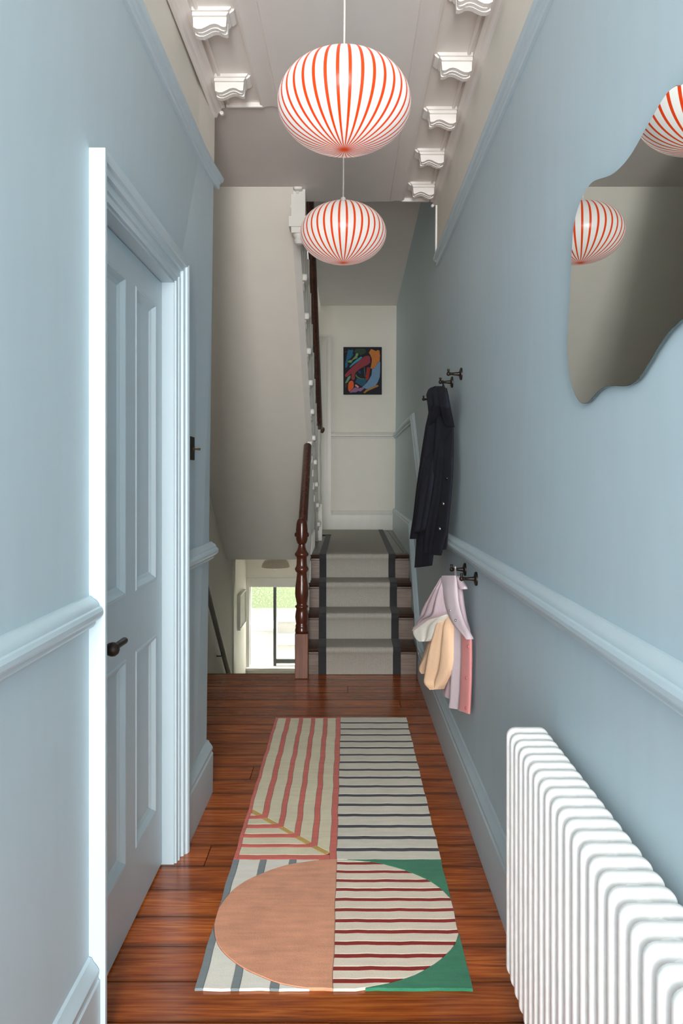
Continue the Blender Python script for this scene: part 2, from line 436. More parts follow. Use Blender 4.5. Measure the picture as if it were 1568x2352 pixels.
# ---- ceilings
bm = nb(); box(bm, X_SW, 0.62, Y_FRONT, 3.93, Z_CEIL, Z_CEIL + 0.2); box(bm, -0.28, 0.62, 3.93, 4.115, Z_CEIL, Z_CEIL + 0.2); finish(bm)
obj('ceiling', bm, M['ceil'], label='off-white hallway ceiling above the striped globe lamps', cat='ceiling', kind='structure')
bm = nb(); box(bm, -0.30, 0.72, 4.0, Y_BACK + 0.1, Z_LCEIL, Z_LCEIL + 0.15); box(bm, X_SW - 0.1, -0.3, Y_LEND - 0.1, Y_BACK + 0.1, 5.0, 5.1)
box(bm, -0.30, -0.22, 4.0, Y_BACK, Z_LCEIL + 0.1, 5.0); box(bm, X_SW, -0.25, 3.85, 3.93, Z_CEIL + 0.2, 5.0); box(bm, -0.3, 0.62, 4.0, 4.1, Z_CEIL + 0.2, Z_LCEIL + 0.1); finish(bm)
obj('ceiling_landing', bm, M['ceil'], label='grey-shaded higher ceiling over the landing', cat='ceiling', kind='structure')
bm = nb(); box(bm, -1.5, 0.2, Y_BACK + 0.1, Y_END + 0.2, 0.46, 0.58); finish(bm)
obj('ceiling_lower_hall', bm, M['ceil'], label='lower hall ceiling above the garden window', cat='ceiling', kind='structure')
bm = nb(); box(bm, -1.5, 0.55, 4.8, Y_END + 0.2, Z_LOW - 0.1, Z_LOW); box(bm, X_SW - 0.1, 0.6, 4.76, 4.86, Z_LOW, -0.12); finish(bm)
obj('floor_lower_hall', bm, M['paving'], label='pale floor of the lower hall below the stairs', cat='floor', kind='structure')
# ---- front wall behind the camera with open doorway
bm = nb(); box(bm, -0.75, -0.50, Y_FRONT - 0.12, Y_FRONT, 0, Z_CEIL); box(bm, 0.42, 0.65, Y_FRONT - 0.12, Y_FRONT, 0, Z_CEIL)
box(bm, -0.5, 0.42, Y_FRONT - 0.12, Y_FRONT, 2.72, Z_CEIL); finish(bm)
obj('wall_front', bm, M['blue'], label='blue wall around the open front doorway behind the viewer', cat='wall', kind='structure')

# ---- floor: sub-floor and planks across the hall
bm = nb(); box(bm, WL - 0.1, WR + 0.05, Y_FRONT, Y_FEND - 0.002, -0.12, -0.022); box(bm, X_SW, WL - 0.09, Y_LEND, Y_FEND - 0.002, -0.12, -0.022); box(bm, -0.3, WR + 0.05, Y_FEND - 0.003, Y_FEND + 0.06, -0.12, -0.0225); finish(bm)
floor = obj('floor', bm, M['gap'], label='orange-brown varnished pine floorboards laid across the hallway', cat='floor', kind='structure')
y = 1.764 - 0.1415 * 33
k = 0
joints = {32: -0.043, 41: 0.245, 47: -0.1, 43: -0.42, 50: 0.3, 38: -0.48, 52: 0.0, 8: 0.1, 15: -0.2}
while y < Y_FEND - 0.06:
    y1 = y + 0.1415
    if y1 > Y_FEND - 0.06: y1 = Y_FEND + 0.004
    xl = WL - 0.1 if y < Y_LEND - 0.05 else X_SW + 0.002
    xr = WR + 0.005
    cuts = [xl] + ([joints[k]] if k in joints else []) + [xr]
    for a, b in zip(cuts[:-1], cuts[1:]):
        bm = nb(); dz = rnd.uniform(-0.0008, 0.0008)
        x_a = a + (0.0015 if a != xl else 0); x_b = b - (0.0015 if b != xr else 0)
        g = rnd.uniform(0.0012, 0.0024)
        box(bm, x_a, x_b, y + g, y1 - g, -0.022, dz)
        if y1 >= Y_FEND - 0.001 : pass
        cxm, cym = (x_a + x_b) / 2, (y + y1) / 2
        shift(bm, (cxm, cym, 0)); finish(bm)
        obj('floor_plank', bm, M['floorwood'], floor, loc=(cxm, cym, 0))
    y += 0.1415; k += 1
bm = nb(); box(bm, X_SW, -0.33, Y_FEND, Y_FEND + 0.03, -0.028, 0.0); finish(bm, bevel=0.008)
obj('nosing', bm, M['floorwood'], floor)

# ---- mouldings : profile (out from wall, z)
def moulding(name, prof, side, y0, y1, mat, label, cat='trim', warp=True, smooth=True, parent=None, kind='structure', base=None):
    bm = nb()
    if side == 'L': fn = lambda u, v, ww: ((WL if base is None else base) + u, ww, v)
    else: fn = lambda u, v, ww: ((WR if base is None else base) - u, ww, v)
    prism(bm, prof, fn, y0, y1, 40 if y1 - y0 > 1 else 8)
    if warp: (warpL if side == 'L' else warpR)(bm)
    finish(bm, smooth, auto=R(28))
    return obj(name, bm, mat, parent, label, cat if not parent else None, kind if not parent else None)

DADO = [(-0.002, 0.962), (0.012, 0.962), (0.016, 0.968), (0.016, 0.974), (0.014, 0.977), (0.026, 0.980), (0.033, 0.988), (0.034, 0.998), (0.030, 1.006), (0.025, 1.008), (0.024, 1.014), (0.018, 1.022), (0.010, 1.026), (0.006, 1.031), (-0.002, 1.032)]
RAIL = [(-0.002, 0), (0.010, 0.0), (0.014, 0.004), (0.014, 0.018), (0.017, 0.022), (0.018, 0.026), (0.026, 0.028), (0.031, 0.036), (0.031, 0.046), (0.026, 0.052), (0.020, 0.054), (-0.002, 0.056)]
BASE = [(-0.002, 0), (0.026, 0), (0.026, 0.162), (0.022, 0.166), (0.021, 0.172), (0.024, 0.178), (0.024, 0.186), (0.018, 0.196), (0.011, 0.204), (0.007, 0.213), (-0.002, 0.216)]
def rail(z0): return [(a, b + z0) for a, b in RAIL]
moulding('trim_2', DADO, 'L', Y_FRONT, 1.668, M['blue_trim'], 'blue dado rail on the near left wall before the door')
moulding('trim_3', DADO, 'L', 2.582, Y_LEND + 0.03, M['blue_trim'], 'short blue dado rail between the door frame and the wall end')
moulding('trim_4', rail(2.497), 'L', Y_FRONT, Y_LEND + 0.045, M['blue_trim'], 'blue picture rail high above the panelled door')
moulding('trim_5', rail(2.447), 'R', Y_FRONT, Y_REND + 0.012, M['blue_trim'], 'blue picture rail high on the wall with the mirror')
moulding('baseboard_left', BASE, 'L', Y_FRONT, 1.672, M['blue_trim'], 'tall blue skirting board at the near left corner')
moulding('baseboard_left_end', BASE, 'L', 2.577, Y_LEND + 0.012, M['blue_trim'], 'short blue skirting board between the door frame and the stairwell')
moulding('baseboard_right', BASE, 'R', Y_FRONT, 4.86, M['blue_trim'], 'tall blue skirting board behind the radiator and below the coats')

# ---- right dado with ramp up the stairs, in pieces joined as one trim: swept profile along a path in YZ
def sweep_YZ(bm, path, prof, side='R', warp=True):
    """prof (out, height) carried along a path of (Y, z) points, mitred; 'height' measured square to the path"""
    P = [Vector((0, a, b)) for a, b in path]; rings = []
    for i, p in enumerate(P):
        d0 = (P[i] - P[i - 1]).normalized() if i else (P[1] - P[0]).normalized()
        d1 = (P[i + 1] - P[i]).normalized() if i < len(P) - 1 else d0
        n0 = Vector((0, -d0.z, d0.y)); n1 = Vector((0, -d1.z, d1.y))
        m = (n0 + n1).normalized(); s_ = 1 / max(0.4, m.dot(n0))
        rings.append([bm.verts.new((WR - u, p.y + m.y * v * s_, p.z + m.z * v * s_)) for u, v in prof])
    n = len(prof)
    for k in range(len(rings) - 1):
        for i in range(n):
            j = (i + 1) % n
            bm.faces.new((rings[k][i], rings[k][j], rings[k + 1][j], rings[k + 1][i]))
    bm.faces.new(rings[0][::-1]); bm.faces.new(rings[-1])
    if warp: warpR(bm)
DP = [(a, b - 0.997) for a, b in DADO]
bm = nb(); sweep_YZ(bm, [(Y_FRONT, 0.997), (0.5, 0.997), (2.5, 0.997), (4.50, 0.997), (5.53, 1.745), (6.6, 1.755), (Y_BACK, 1.757)], DP); finish(bm, True, auto=R(28))
obj('trim_6', bm, M['blue_trim'], label='blue dado rail passing below the mirror and climbing beside the stairs', cat='trim', kind='structure')

# stair string / skirting on the right wall
bm = nb()
st = [(4.74, 0.0), (4.74, 0.213), (4.82, 0.245), (4.90, 0.308), (5.0, 0.40), (5.62, 0.95), (Y_BACK, 0.945), (Y_BACK, 0.60), (5.6, 0.60), (4.86, 0.0)]
prism(bm, [(a, b) for a, b in st], lambda u, v, ww: (WR - ww, u, v), -0.01, 0.026)
warpR(bm); finish(bm)
obj('baseboard_stairs', bm, M['blue_trim'], label='blue string board climbing the right wall beside the carpeted steps', cat='baseboard', kind='structure')
bm = nb()
sweep_YZ(bm, [(4.55, 0.203), (4.66, 0.206), (4.74, 0.218), (4.82, 0.250), (4.90, 0.312), (5.0, 0.402), (5.62, 0.947), (Y_BACK, 0.937)], [(0.0, -0.03), (0.031, -0.03), (0.031, -0.012), (0.024, -0.004), (0.022, 0.006), (0.012, 0.016), (0.0, 0.016)])
for v in bm.verts:
    if v.co.y < 4.7: v.co.x += 0.02 * min(1, (4.7 - v.co.y) / 0.1)
finish(bm, True, auto=R(28)); obj('trim_7', bm, M['blue_trim'], label='blue moulding capping the string board beside the carpeted steps', cat='trim', kind='structure')

# back wall dado and skirting
def back_mould(name, prof, x0, x1, mat, label, cat):
    bm = nb(); prism(bm, prof, lambda u, v, ww: (ww, Y_BACK - u, v), x0, x1); finish(bm, True, auto=R(28))
    return obj(name, bm, mat, label=label, cat=cat, kind='structure')
back_mould('trim_8', [(a, b + 0.762) for a, b in DADO], -0.185, 0.535, M['white_trim'], 'white dado rail under the abstract painting', 'trim')
back_mould('baseboard_back', [(a, b + Z_LAND) for a, b in BASE], -0.185, 0.50, M['white_trim'], 'tall white skirting board at the back of the landing', 'baseboard')

# ---- cornices with modillions
def cornice(name, side, y0, y1, mods, label):
    # parts: wall bead, ceiling margin strips, modillions
    e = empty(name, (WL if side == 'L' else WR, y0, Z_CEIL), label, 'trim', kind='structure')
    ex, ey, ez = e.location
    s_ = 1 if side == 'L' else -1
    base = (WL if side == 'L' else WR)
    of = (offL if side == 'L' else offR)
    def fn(u, v, ww): return (base + s_ * u + of(ww, 2.8), ww, v)
    for nm, pr in (('wall_moulding', [(-0.002, 2.775), (0.010, 2.775), (0.014, 2.782), (0.016, 2.790), (0.026, 2.800), (0.030, 2.812), (0.044, 2.816), (0.046, Z_CEIL + 0.002), (-0.002, Z_CEIL + 0.002)]),
                   ('ceiling_margin', [(0.190, Z_CEIL + 0.002), (0.190, 2.818), (0.200, 2.815), (0.208, 2.820), (0.244, 2.822), (0.252, 2.818), (0.262, 2.818), (0.266, Z_CEIL + 0.002)]),
                   ('inner_bead', [(0.055, Z_CEIL + 0.002), (0.055, 2.821), (0.061, 2.818), (0.067, 2.821), (0.067, Z_CEIL + 0.002)])):
        bm = nb(); prism(bm, pr, fn, y0, y1, 4); shift(bm, e.location); finish(bm, True, auto=R(30)); obj(nm, bm, M['ceil'], e)
    # closing strip across the end
    bm = nb(); box(bm, *sorted((base + s_ * 0.05 + of(y1, 2.8), base + s_ * 0.20 + of(y1, 2.8))), y1 - 0.016, y1, 2.812, Z_CEIL + 0.002)
    shift(bm, e.location); finish(bm, bevel=0.004); obj('end_strip', bm, M['plaster'], e)
    # modillion: outline (out from wall, z below ceiling) extruded in Y, three stepped layers
    def outline(sc_, dz):
        pts = []
        bot = [(0.030, -0.056), (0.042, -0.062), (0.056, -0.062), (0.070, -0.056), (0.085, -0.048), (0.098, -0.045), (0.110, -0.047), (0.120, -0.053), (0.130, -0.056), (0.137, -0.054)]
        for a, b in bot: pts.append((0.083 + (a - 0.083) * sc_, b * sc_ + dz))
        pts += [(0.083 + 0.056 * sc_, -0.03), (0.083 + 0.058 * sc_, 0.003), (0.083 - 0.055 * sc_, 0.003)]
        return pts
    for i, ym in enumerate(mods):
        bm = nb()
        ox = base + s_ * (0.028 if side == 'L' else 0.018) + of(ym, 2.8)
        f2 = lambda u, v, ww: (ox + s_ * u, ww, Z_CEIL + v)
        prism(bm, outline(1.0, 0), f2, ym + 0.006, ym + 0.030)
        prism(bm, outline(0.93, -0.006), f2, ym + 0.026, ym + 0.044)
        prism(bm, outline(1.0, -0.004), f2, ym + 0.042, ym + 0.062)
        prism(bm, [(0.028, 0.003), (0.028, -0.012), (0.148, -0.012), (0.156, -0.004), (0.156, 0.003)], f2, ym - 0.012, ym + 0.075)
        prism(bm, [(0.028, 0.003), (0.028, -0.024), (0.140, -0.024), (0.146, -0.014), (0.146, 0.003)], f2, ym - 0.004, ym + 0.070)
        prism(bm, [(0.150, 0.003), (0.150, -0.016), (0.163, -0.007), (0.168, 0.003)], f2, ym + 0.0, ym + 0.07)
        shift(bm, e.location); finish(bm); obj('modillion', bm, M['plaster'], e)
    # little turned knob where the wall moulding stops
    bm = nb(); lathe(bm, [(0.003, -0.010), (0.008, -0.008), (0.010, 0.0), (0.008, 0.006), (0.004, 0.008)], 10, (base + s_ * 0.030 + of(y1, 2.8), y1 + 0.006, 2.795), 'Y')
    shift(bm, e.location); finish(bm, True); obj('end_knob', bm, M['plaster'], e)
cornice('trim_9', 'L', Y_FRONT, Y_LEND, [0.44, 0.84, 1.24, 1.64, 2.04 + 0.38, 2.82], 'white bracketed cornice along the left edge of the ceiling')
cornice('trim_10', 'R', Y_FRONT, Y_REND + 0.06, [0.30, 0.70, 1.10, 1.50, 1.90, 2.29, 2.68, 3.07, 3.46, 3.85], 'white bracketed cornice along the right edge of the ceiling')

# ------------------------------------------------------------------ door_1 in the left wall
door = empty('door_1', (WL, DO0, 0), 'blue four-panel door with dark lever handle in the left wall', 'door', kind='structure')
def dpart(name, bm, mat, smooth=False, bevel=0, parent=None):
    shift(bm, door.location); finish(bm, smooth, bevel); return obj(name, bm, mat, parent or door)
# architrave : profile across (0 = inner edge .. 0.09 outer), out of wall
AR = [(0.004, -0.002), (0.004, 0.010), (0.020, 0.011), (0.024, 0.016), (0.027, 0.016), (0.028, 0.011), (0.044, 0.013), (0.048, 0.014), (0.050, 0.023), (0.062, 0.025), (0.066, 0.027), (0.068, 0.033), (0.078, 0.037), (0.090, 0.037), (0.090, -0.002)]
def arch(rings_path, name):
    bm = nb(); rings = []
    for (fn) in rings_path: rings.append([bm.verts.new(fn(a, b)) for a, b in AR])
    n = len(AR)
    for k in range(len(rings) - 1):
        for i in range(n):
            j = (i + 1) % n
            bm.faces.new((rings[k][i], rings[k][j], rings[k + 1][j], rings[k + 1][i]))
    bm.faces.new(rings[0][::-1]); bm.faces.new(rings[-1])
    for v in bm.verts: v.co.x += offL(v.co.y, v.co.z)
    dpart(name, bm, M['blue_trim'])
arch([lambda a, b: (WL + b, DO0 - a, 0.0), lambda a, b: (WL + b, DO0 - a, DOZ + a)], 'architrave_upright')
arch([lambda a, b: (WL + b, DO1 + a, 0.0), lambda a, b: (WL + b, DO1 + a, DOZ + a)], 'architrave_upright')
arch([lambda a, b: (WL + b, DO0 - a, DOZ + a), lambda a, b: (WL + b, DO1 + a, DOZ + a)], 'architrave_head')
XD = -0.622        # door face
bm = nb(); box(bm, WL - 0.14, WL + 0.003, DO0 - 0.02, DO0 + 0.004, 0, DOZ + 0.02); dpart('jamb', bm, M['blue_trim'])
bm = nb(); box(bm, WL - 0.14, WL + 0.003, DO1 - 0.004, DO1 + 0.02, 0, DOZ + 0.02); dpart('jamb', bm, M['blue_trim'])
bm = nb(); box(bm, WL - 0.14, WL + 0.003, DO0, DO1, DOZ - 0.004, DOZ + 0.02); dpart('jamb_head', bm, M['blue_trim'])
# leaf: frame members around four recessed panels
d0, d1, dz0, dz1 = DO0 + 0.007, DO1 - 0.006, 0.008, DOZ - 0.007
mu0, mu1 = 2.076, 2.170; pl0, pr1 = 1.846, 2.404
zr = (0.209, 0.789, 0.964, 1.861)
bm = nb()
box(bm, XD - 0.04, XD, d0, pl0, dz0, dz1); box(bm, XD - 0.04, XD, pr1, d1, dz0, dz1); box(bm, XD - 0.04, XD, mu0, mu1, dz0, dz1)
for a, b in ((dz0, zr[0]), (zr[1], zr[2]), (zr[3], dz1)):
    box(bm, XD - 0.04, XD, pl0, mu0, a, b); box(bm, XD - 0.04, XD, mu1, pr1, a, b)
leaf = dpart('door_leaf', bm, M['blue_trim'])
for (a, b) in ((pl0, mu0), (mu1, pr1)):
    for (c, d) in ((zr[0], zr[1]), (zr[2], zr[3])):
        bm = nb()
        # moulded frame stepping down to a flat field
        steps = [(0.0, 0.0), (0.004, 0.003), (0.010, 0.002), (0.016, -0.004), (0.022, -0.010), (0.026, -0.012), (0.032, -0.016)]
        rings = []
        for s_, dx in steps:
            rings.append([bm.verts.new((XD + dx, yy, zz)) for yy, zz in ((a + s_, c + s_), (b - s_, c + s_), (b - s_, d - s_), (a + s_, d - s_))])
        for k in range(len(rings) - 1):
            for i in range(4):
                j = (i + 1) % 4; bm.faces.new((rings[k][i], rings[k][j], rings[k + 1][j], rings[k + 1][i]))
        bm.faces.new(rings[-1])
        bk = [bm.verts.new((XD - 0.03, v.co.y, v.co.z)) for v in rings[0]]
        for i in range(4):
            j = (i + 1) % 4; bm.faces.new((rings[0][i], rings[0][j], bk[j], bk[i]))
        bm.faces.new(bk[::-1])
        shift(bm, door.location); finish(bm); pnl = obj('door_panel', bm, M['blue_trim'], leaf)
bm = nb(); hy, hz = 1.792, 0.882
lathe(bm, [(0.026, 0.0), (0.026, 0.006), (0.022, 0.009), (0.010, 0.010), (0.009, 0.036), (0.010, 0.038), (0.015, 0.043), (0.0175, 0.052), (0.0165, 0.060), (0.011, 0.067), (0.003, 0.070)], 20, (XD, hy, hz), 'X')
tube(bm, [(XD + 0.052, hy, hz), (XD + 0.052, hy + 0.03, hz), (XD + 0.052, hy + 0.100, hz - 0.001), (XD + 0.052, hy + 0.105, hz - 0.001), (XD + 0.052, hy + 0.107, hz - 0.001)], [0.0085, 0.0085, 0.0088, 0.0075, 0.003], 14)
shift(bm, door.location); finish(bm, True); o = obj('handle', bm, M['bronze'], leaf, 'dark bronze lever handle with a round boss')

# light switch
sw = empty('light_switch', (WL, 2.735, 1.405), 'small dark bronze toggle switch plate beside the door frame', 'light switch')
sx = WL + offL(2.735, 1.4)
bm = nb(); box(bm, sx - 0.002, sx + 0.006, 2.70, 2.775, 1.362, 1.448); shift(bm, sw.location); finish(bm, bevel=0.002); obj('plate', bm, M['bronze_dark'], sw)
bm = nb(); lathe(bm, [(0.008, 0.005), (0.008, 0.009), (0.0035, 0.010), (0.003, 0.02), (0.0045, 0.028), (0.0045, 0.033), (0.002, 0.035)], 12, (sx, 2.738, 1.402), 'X'); shift(bm, sw.location); finish(bm, True); obj('toggle', bm, M['brass_d'], sw)

# ------------------------------------------------------------------ landing door architrave (door_2)
d2 = empty('door_2', (-0.5, Y_BACK, Z_LAND), 'white architrave and door at the left of the landing wall', 'door', kind='structure')
def d2p(name, bm, mat, **k):
    shift(bm, d2.location); finish(bm, **k); return obj(name, bm, mat, d2)
bm = nb()
for i, (o0, o1, t) in enumerate(((0.0, 0.022, 0.034), (0.022, 0.048, 0.022), (0.048, 0.062, 0.028), (0.062, 0.100, 0.016), (0.100, 0.112, 0.010))):
    box(bm, -0.183 - o1, -0.183 - o0, Y_BACK - t, Y_BACK + 0.002, Z_LAND, 2.864 - o0)
    box(bm, -1.0, -0.183 - o1, Y_BACK - t, Y_BACK + 0.002, 2.864 - o1, 2.864 - o0)
d2p('architrave', bm, M['white_trim'])
bm = nb(); box(bm, -0.98, -0.30, Y_BACK - 0.008, Y_BACK + 0.002, Z_LAND, 2.75); d2p('door_leaf', bm, M['white_trim'])

# ------------------------------------------------------------------ short flight of stairs
RISE, GO, NTR = Z_LAND / 4, 0.24, 4
SX0 = -0.31
def SXR(Y): return WR - 0.024 + offR(Y, 0.3)
stair = empty('staircase', (0.08, 4.87, 0), 'short flight of dark wooden steps up to the landing', 'staircase')
def sp_(name, bm, mat, parent=None, bevel=0, smooth=False, label=None):
    shift(bm, stair.location); finish(bm, smooth, bevel); return obj(name, bm, mat, parent or stair, label)
for i in range(NTR):
    yr = 4.87 + i * GO
    bm = nb(); box(bm, SX0, SXR(yr), yr, yr + 0.02, i * RISE - (0.0 if i == 0 else 0.01), (i + 1) * RISE - 0.028); sp_('riser', bm, M['riserwood'])
    ye = yr + GO + 0.005 if i < NTR - 1 else yr + 0.14
    bm = nb(); pr = [(yr - 0.008, -0.028), (yr - 0.024, -0.024), (yr - 0.029, -0.014), (yr - 0.024, -0.004), (yr - 0.014, 0.0), (ye, 0.0), (ye, -0.028)]
    prism(bm, pr, lambda u, v, ww: (ww, u, (i + 1) * RISE + v), SX0, SXR(yr)); 
    shift(bm, stair.location); finish(bm, True, auto=R(50)); trd = obj('tread', bm, M['stairwood'], stair)
    bm = nb(); box(bm, SX0, SXR(yr), yr - 0.012, yr + 0.002, (i + 1) * RISE - 0.044, (i + 1) * RISE - 0.028); sp_('scotia', bm, M['stairwood'], trd, bevel=0.004)
# outer string
bm = nb(); prism(bm, [(4.83, 0.0), (4.83, 0.06), (5.56, 0.60), (5.72, 0.69), (5.72, 0.45), (5.56, 0.42), (4.95, -0.02)], lambda u, v, ww: (ww, u, v), -0.325, -0.31); sp_('string', bm, M['white_trim'])
# balusters on the short flight and the landing edge
def baluster_mesh(h):
    bm = nb(); s_ = 0.016
    box(bm, -s_, s_, -s_, s_, 0, 0.14); box(bm, -s_, s_, -s_, s_, h - 0.12, h)
    lathe(bm, [(0.015, 0.14), (0.010, 0.155), (0.016, 0.17), (0.011, 0.19), (0.017, 0.27), (0.012, h * 0.6), (0.009, h - 0.2), (0.015, h - 0.16), (0.010, h - 0.14), (0.015, h - 0.12)], 10, cap=False)
    finish(bm, True, auto=R(35)); return bm
def soffit_z(Y): return 2.83 - 0.7434 * (Y - 3.905)
for i, Yb in enumerate((5.00, 5.12, 5.24, 5.36, 5.48, 5.60, 5.74, 5.88, 6.02, 6.16)):
    stp = min(4, int((Yb - 4.85) / GO) + 1); z0 = stp * RISE
    z1 = min(1.06 + 0.74 * (Yb - 4.85) - 0.02, soffit_z(Yb) + 0.06)
    if z1 - z0 > 0.35:
        me = mesh_of('baluster', baluster_mesh(z1 - z0), M['white_trim'])
        obj('baluster', me, None, stair, loc=(-0.287 - 0.08, Yb - 4.87, z0))

# landing
bm = nb(); box(bm, X_SW, SX0 + 0.01, 7.02, Y_BACK, 0.52, Z_LAND - 0.024); box(bm, SX0, 0.52, 5.60, Y_BACK, 0.52, Z_LAND - 0.024); finish(bm)
land = obj('floor_landing', bm, M['gap'], label='grey painted boards of the landing above the steps', cat='floor', kind='structure')
nbd = 12; xa = SX0; pw = (0.56 - SX0) / 7
for i in range(7):
    x0 = xa + i * pw; bm = nb(); x1 = min(x0 + pw - 0.003, WR + 0.02)
    box(bm, x0 + 0.001, x1, 5.73, Y_BACK - 0.001, Z_LAND - 0.024, Z_LAND); c = ((x0 + x1) / 2, 6.9, Z_LAND); shift(bm, c); finish(bm, bevel=0.0015, bseg=1); obj('floor_plank', bm, M['greyboard'], land, loc=c)
for i in range(6):
    x0 = X_SW + i * 0.14; bm = nb(); x1 = min(x0 + 0.137, SX0 - 0.002)
    box(bm, x0 + 0.001, x1, 7.02, Y_BACK - 0.001, Z_LAND - 0.024, Z_LAND); c = ((x0 + x1) / 2, 7.4, Z_LAND); shift(bm, c); finish(bm, bevel=0.0015, bseg=1); obj('floor_plank', bm, M['greyboard'], land, loc=c)

# runner carpet
run = empty('stair_runner', (0.08, 4.86, 0), 'grey ribbed stair runner with charcoal borders up the steps', 'carpet')
T = 0.007
path = [(4.86, 0.002)]
for i in range(NTR):
    yr = 4.87 + i * GO; z = (i + 1) * RISE
    path += [(yr - 0.008, z - 0.05), (yr - 0.026, z - 0.034), (yr - 0.036, z - 0.016), (yr - 0.031, z + 0.002), (yr - 0.016, z + T)]
    if i < NTR - 1: path += [(yr + GO - 0.014, z + T), (yr + GO - 0.008, z + 0.02)]
path_full = path + [(5.75, Z_LAND + T), (6.4, Z_LAND + T), (7.0, Z_LAND + T), (7.42, Z_LAND + T), (8.12, Z_LAND + T)]
def edge_x(Y, side):     # runner's inner border lines read along the flight
    k = min(1, max(0, (Y - 4.86) / 0.7)); q = max(0, Y - 5.56) / 2.6
    return (-0.140 - 0.020 * k - 0.006 * q) if side < 0 else (0.297 + 0.010 * k + 0.028 * q)
def strip(name, fa, fb, pth, mat, dz=0.0):
    bm = nb(); top = []; bot = []
    for i, (a, b) in enumerate(pth):
        d = (Vector((pth[min(i + 1, len(pth) - 1)])) - Vector((pth[max(i - 1, 0)]))).normalized()
        n = Vector((-d.y, d.x)); top.append([bm.verts.new((f(a), a + n.x * dz, b + n.y * dz)) for f in (fa, fb)])
        bot.append([bm.verts.new((f(a), a - n.x * 0.006, b - n.y * 0.006)) for f in (fa, fb)])
    for i in range(len(pth) - 1):
        bm.faces.new((top[i][0], top[i][1], top[i + 1][1], top[i + 1][0])); bm.faces.new((bot[i][1], bot[i][0], bot[i + 1][0], bot[i + 1][1]))
        for s_ in (0, 1): bm.faces.new((top[i][s_], top[i + 1][s_], bot[i + 1][s_], bot[i][s_]))
    bm.faces.new((top[0][0], bot[0][0], bot[0][1], top[0][1])); bm.faces.new((top[-1][0], top[-1][1], bot[-1][1], bot[-1][0]))
    shift(bm, run.location); finish(bm, True, auto=R(60)); return obj(name, bm, mat, run)
strip('carpet_strip', lambda Y: edge_x(Y, -1), lambda Y: edge_x(Y, 1), path_full, M['runner'])
BW = 0.052
strip('border_band', lambda Y: edge_x(Y, 1), lambda Y: edge_x(Y, 1) + BW, path_full, M['band'], 0.001)
path_l = path + [(5.75, Z_LAND + T), (6.4, Z_LAND + T), (7.0, Z_LAND + T), (7.42, Z_LAND + T)]
strip('border_band', lambda Y: edge_x(Y, -1) - BW, lambda Y: edge_x(Y, -1), path_l, M['band'], 0.001)
bm = nb(); box(bm, -1.0, edge_x(7.5, -1) + 0.001, 7.42, 8.12, Z_LAND, Z_LAND + T); shift(bm, run.location); finish(bm); obj('carpet_strip', bm, M['runner'], run)
bm = nb(); box(bm, -1.0, edge_x(7.4, -1), 7.36, 7.42, Z_LAND, Z_LAND + T + 0.001); shift(bm, run.location); finish(bm); obj('border_band', bm, M['band'], run)

# ------------------------------------------------------------------ newel post and handrail of the short flight
NX, NY = -0.297, 4.80
nw = empty('newel_post', (NX, NY, 0), 'turned mahogany newel post with handrail at the foot of the steps', 'newel post')
K = F_PX / NY
def zz(y): return CAM_H - ((960 + y / 3.917) - CY) / K
prof = [(1930, 40), (1925, 54), (1905, 55), (1895, 52), (1880, 50), (1870, 52), (1858, 49), (1850, 45), (1830, 50), (1790, 54), (1750, 50), (1712, 44), (1700, 53), (1690, 53), (1682, 42), (1665, 41), (1655, 44), (1640, 46), (1600, 53), (1570, 55), (1530, 53), (1490, 48), (1420, 41), (1390, 40), (1378, 50), (1366, 55), (1354, 56), (1342, 50), (1330, 44), (1318, 43), (1300, 41), (1262, 41), (1250, 43), (1240, 52), (1228, 57), (1216, 55), (1204, 46), (1185, 36), (1160, 29), (1138, 26), (1120, 26)]
bm = nb(); lathe(bm, [(w_ * 0.00080, zz(y_)) for y_, w_ in prof], 28); finish(bm, True, auto=R(70)); obj('turned_shaft', bm, M['mahogany'], nw)
bm = nb(); hb = 0.0425; box(bm, -hb, hb, -hb, hb, 0.0, zz(1932)); finish(bm, bevel=0.004); obj('block', bm, M['block'], nw)
bm = nb(); lathe(bm, [(0.02, zz(1138)), (0.030, zz(1125)), (0.037, zz(1095)), (0.039, zz(1050)), (0.038, zz(1000)), (0.034, zz(950)), (0.030, zz(925)), (0.02, zz(905)), (0.005, zz(895))], 24)
for s_ in (-1, 1): lathe(bm, [(0.016, 0.034 * s_), (0.014, 0.042 * s_), (0.008, 0.046 * s_), (0.002, 0.047 * s_)], 12, (0, 0, zz(1050)), 'X')
finish(bm, True, auto=R(60)); obj('cap', bm, M['mahogany'], nw)
bm = nb(); r0 = Vector((0.0, 0.0, zz(985)))
pts = [(0, 0.0, zz(985)), (0.003, 0.02, zz(945)), (0.006, 0.05, zz(915)), (0.006, 0.09, zz(915) + 0.035), (0.004, 0.35, zz(915) + 0.24), (0.0, 0.63, zz(915) + 0.452), (0.0, 0.70, zz(915) + 0.505)]
tube(bm, pts, [0.026, 0.029, 0.030, 0.030, 0.030, 0.030, 0.030], 14, (1, 0, 0)); finish(bm, True); obj('handrail', bm, M['mahogany'], nw)

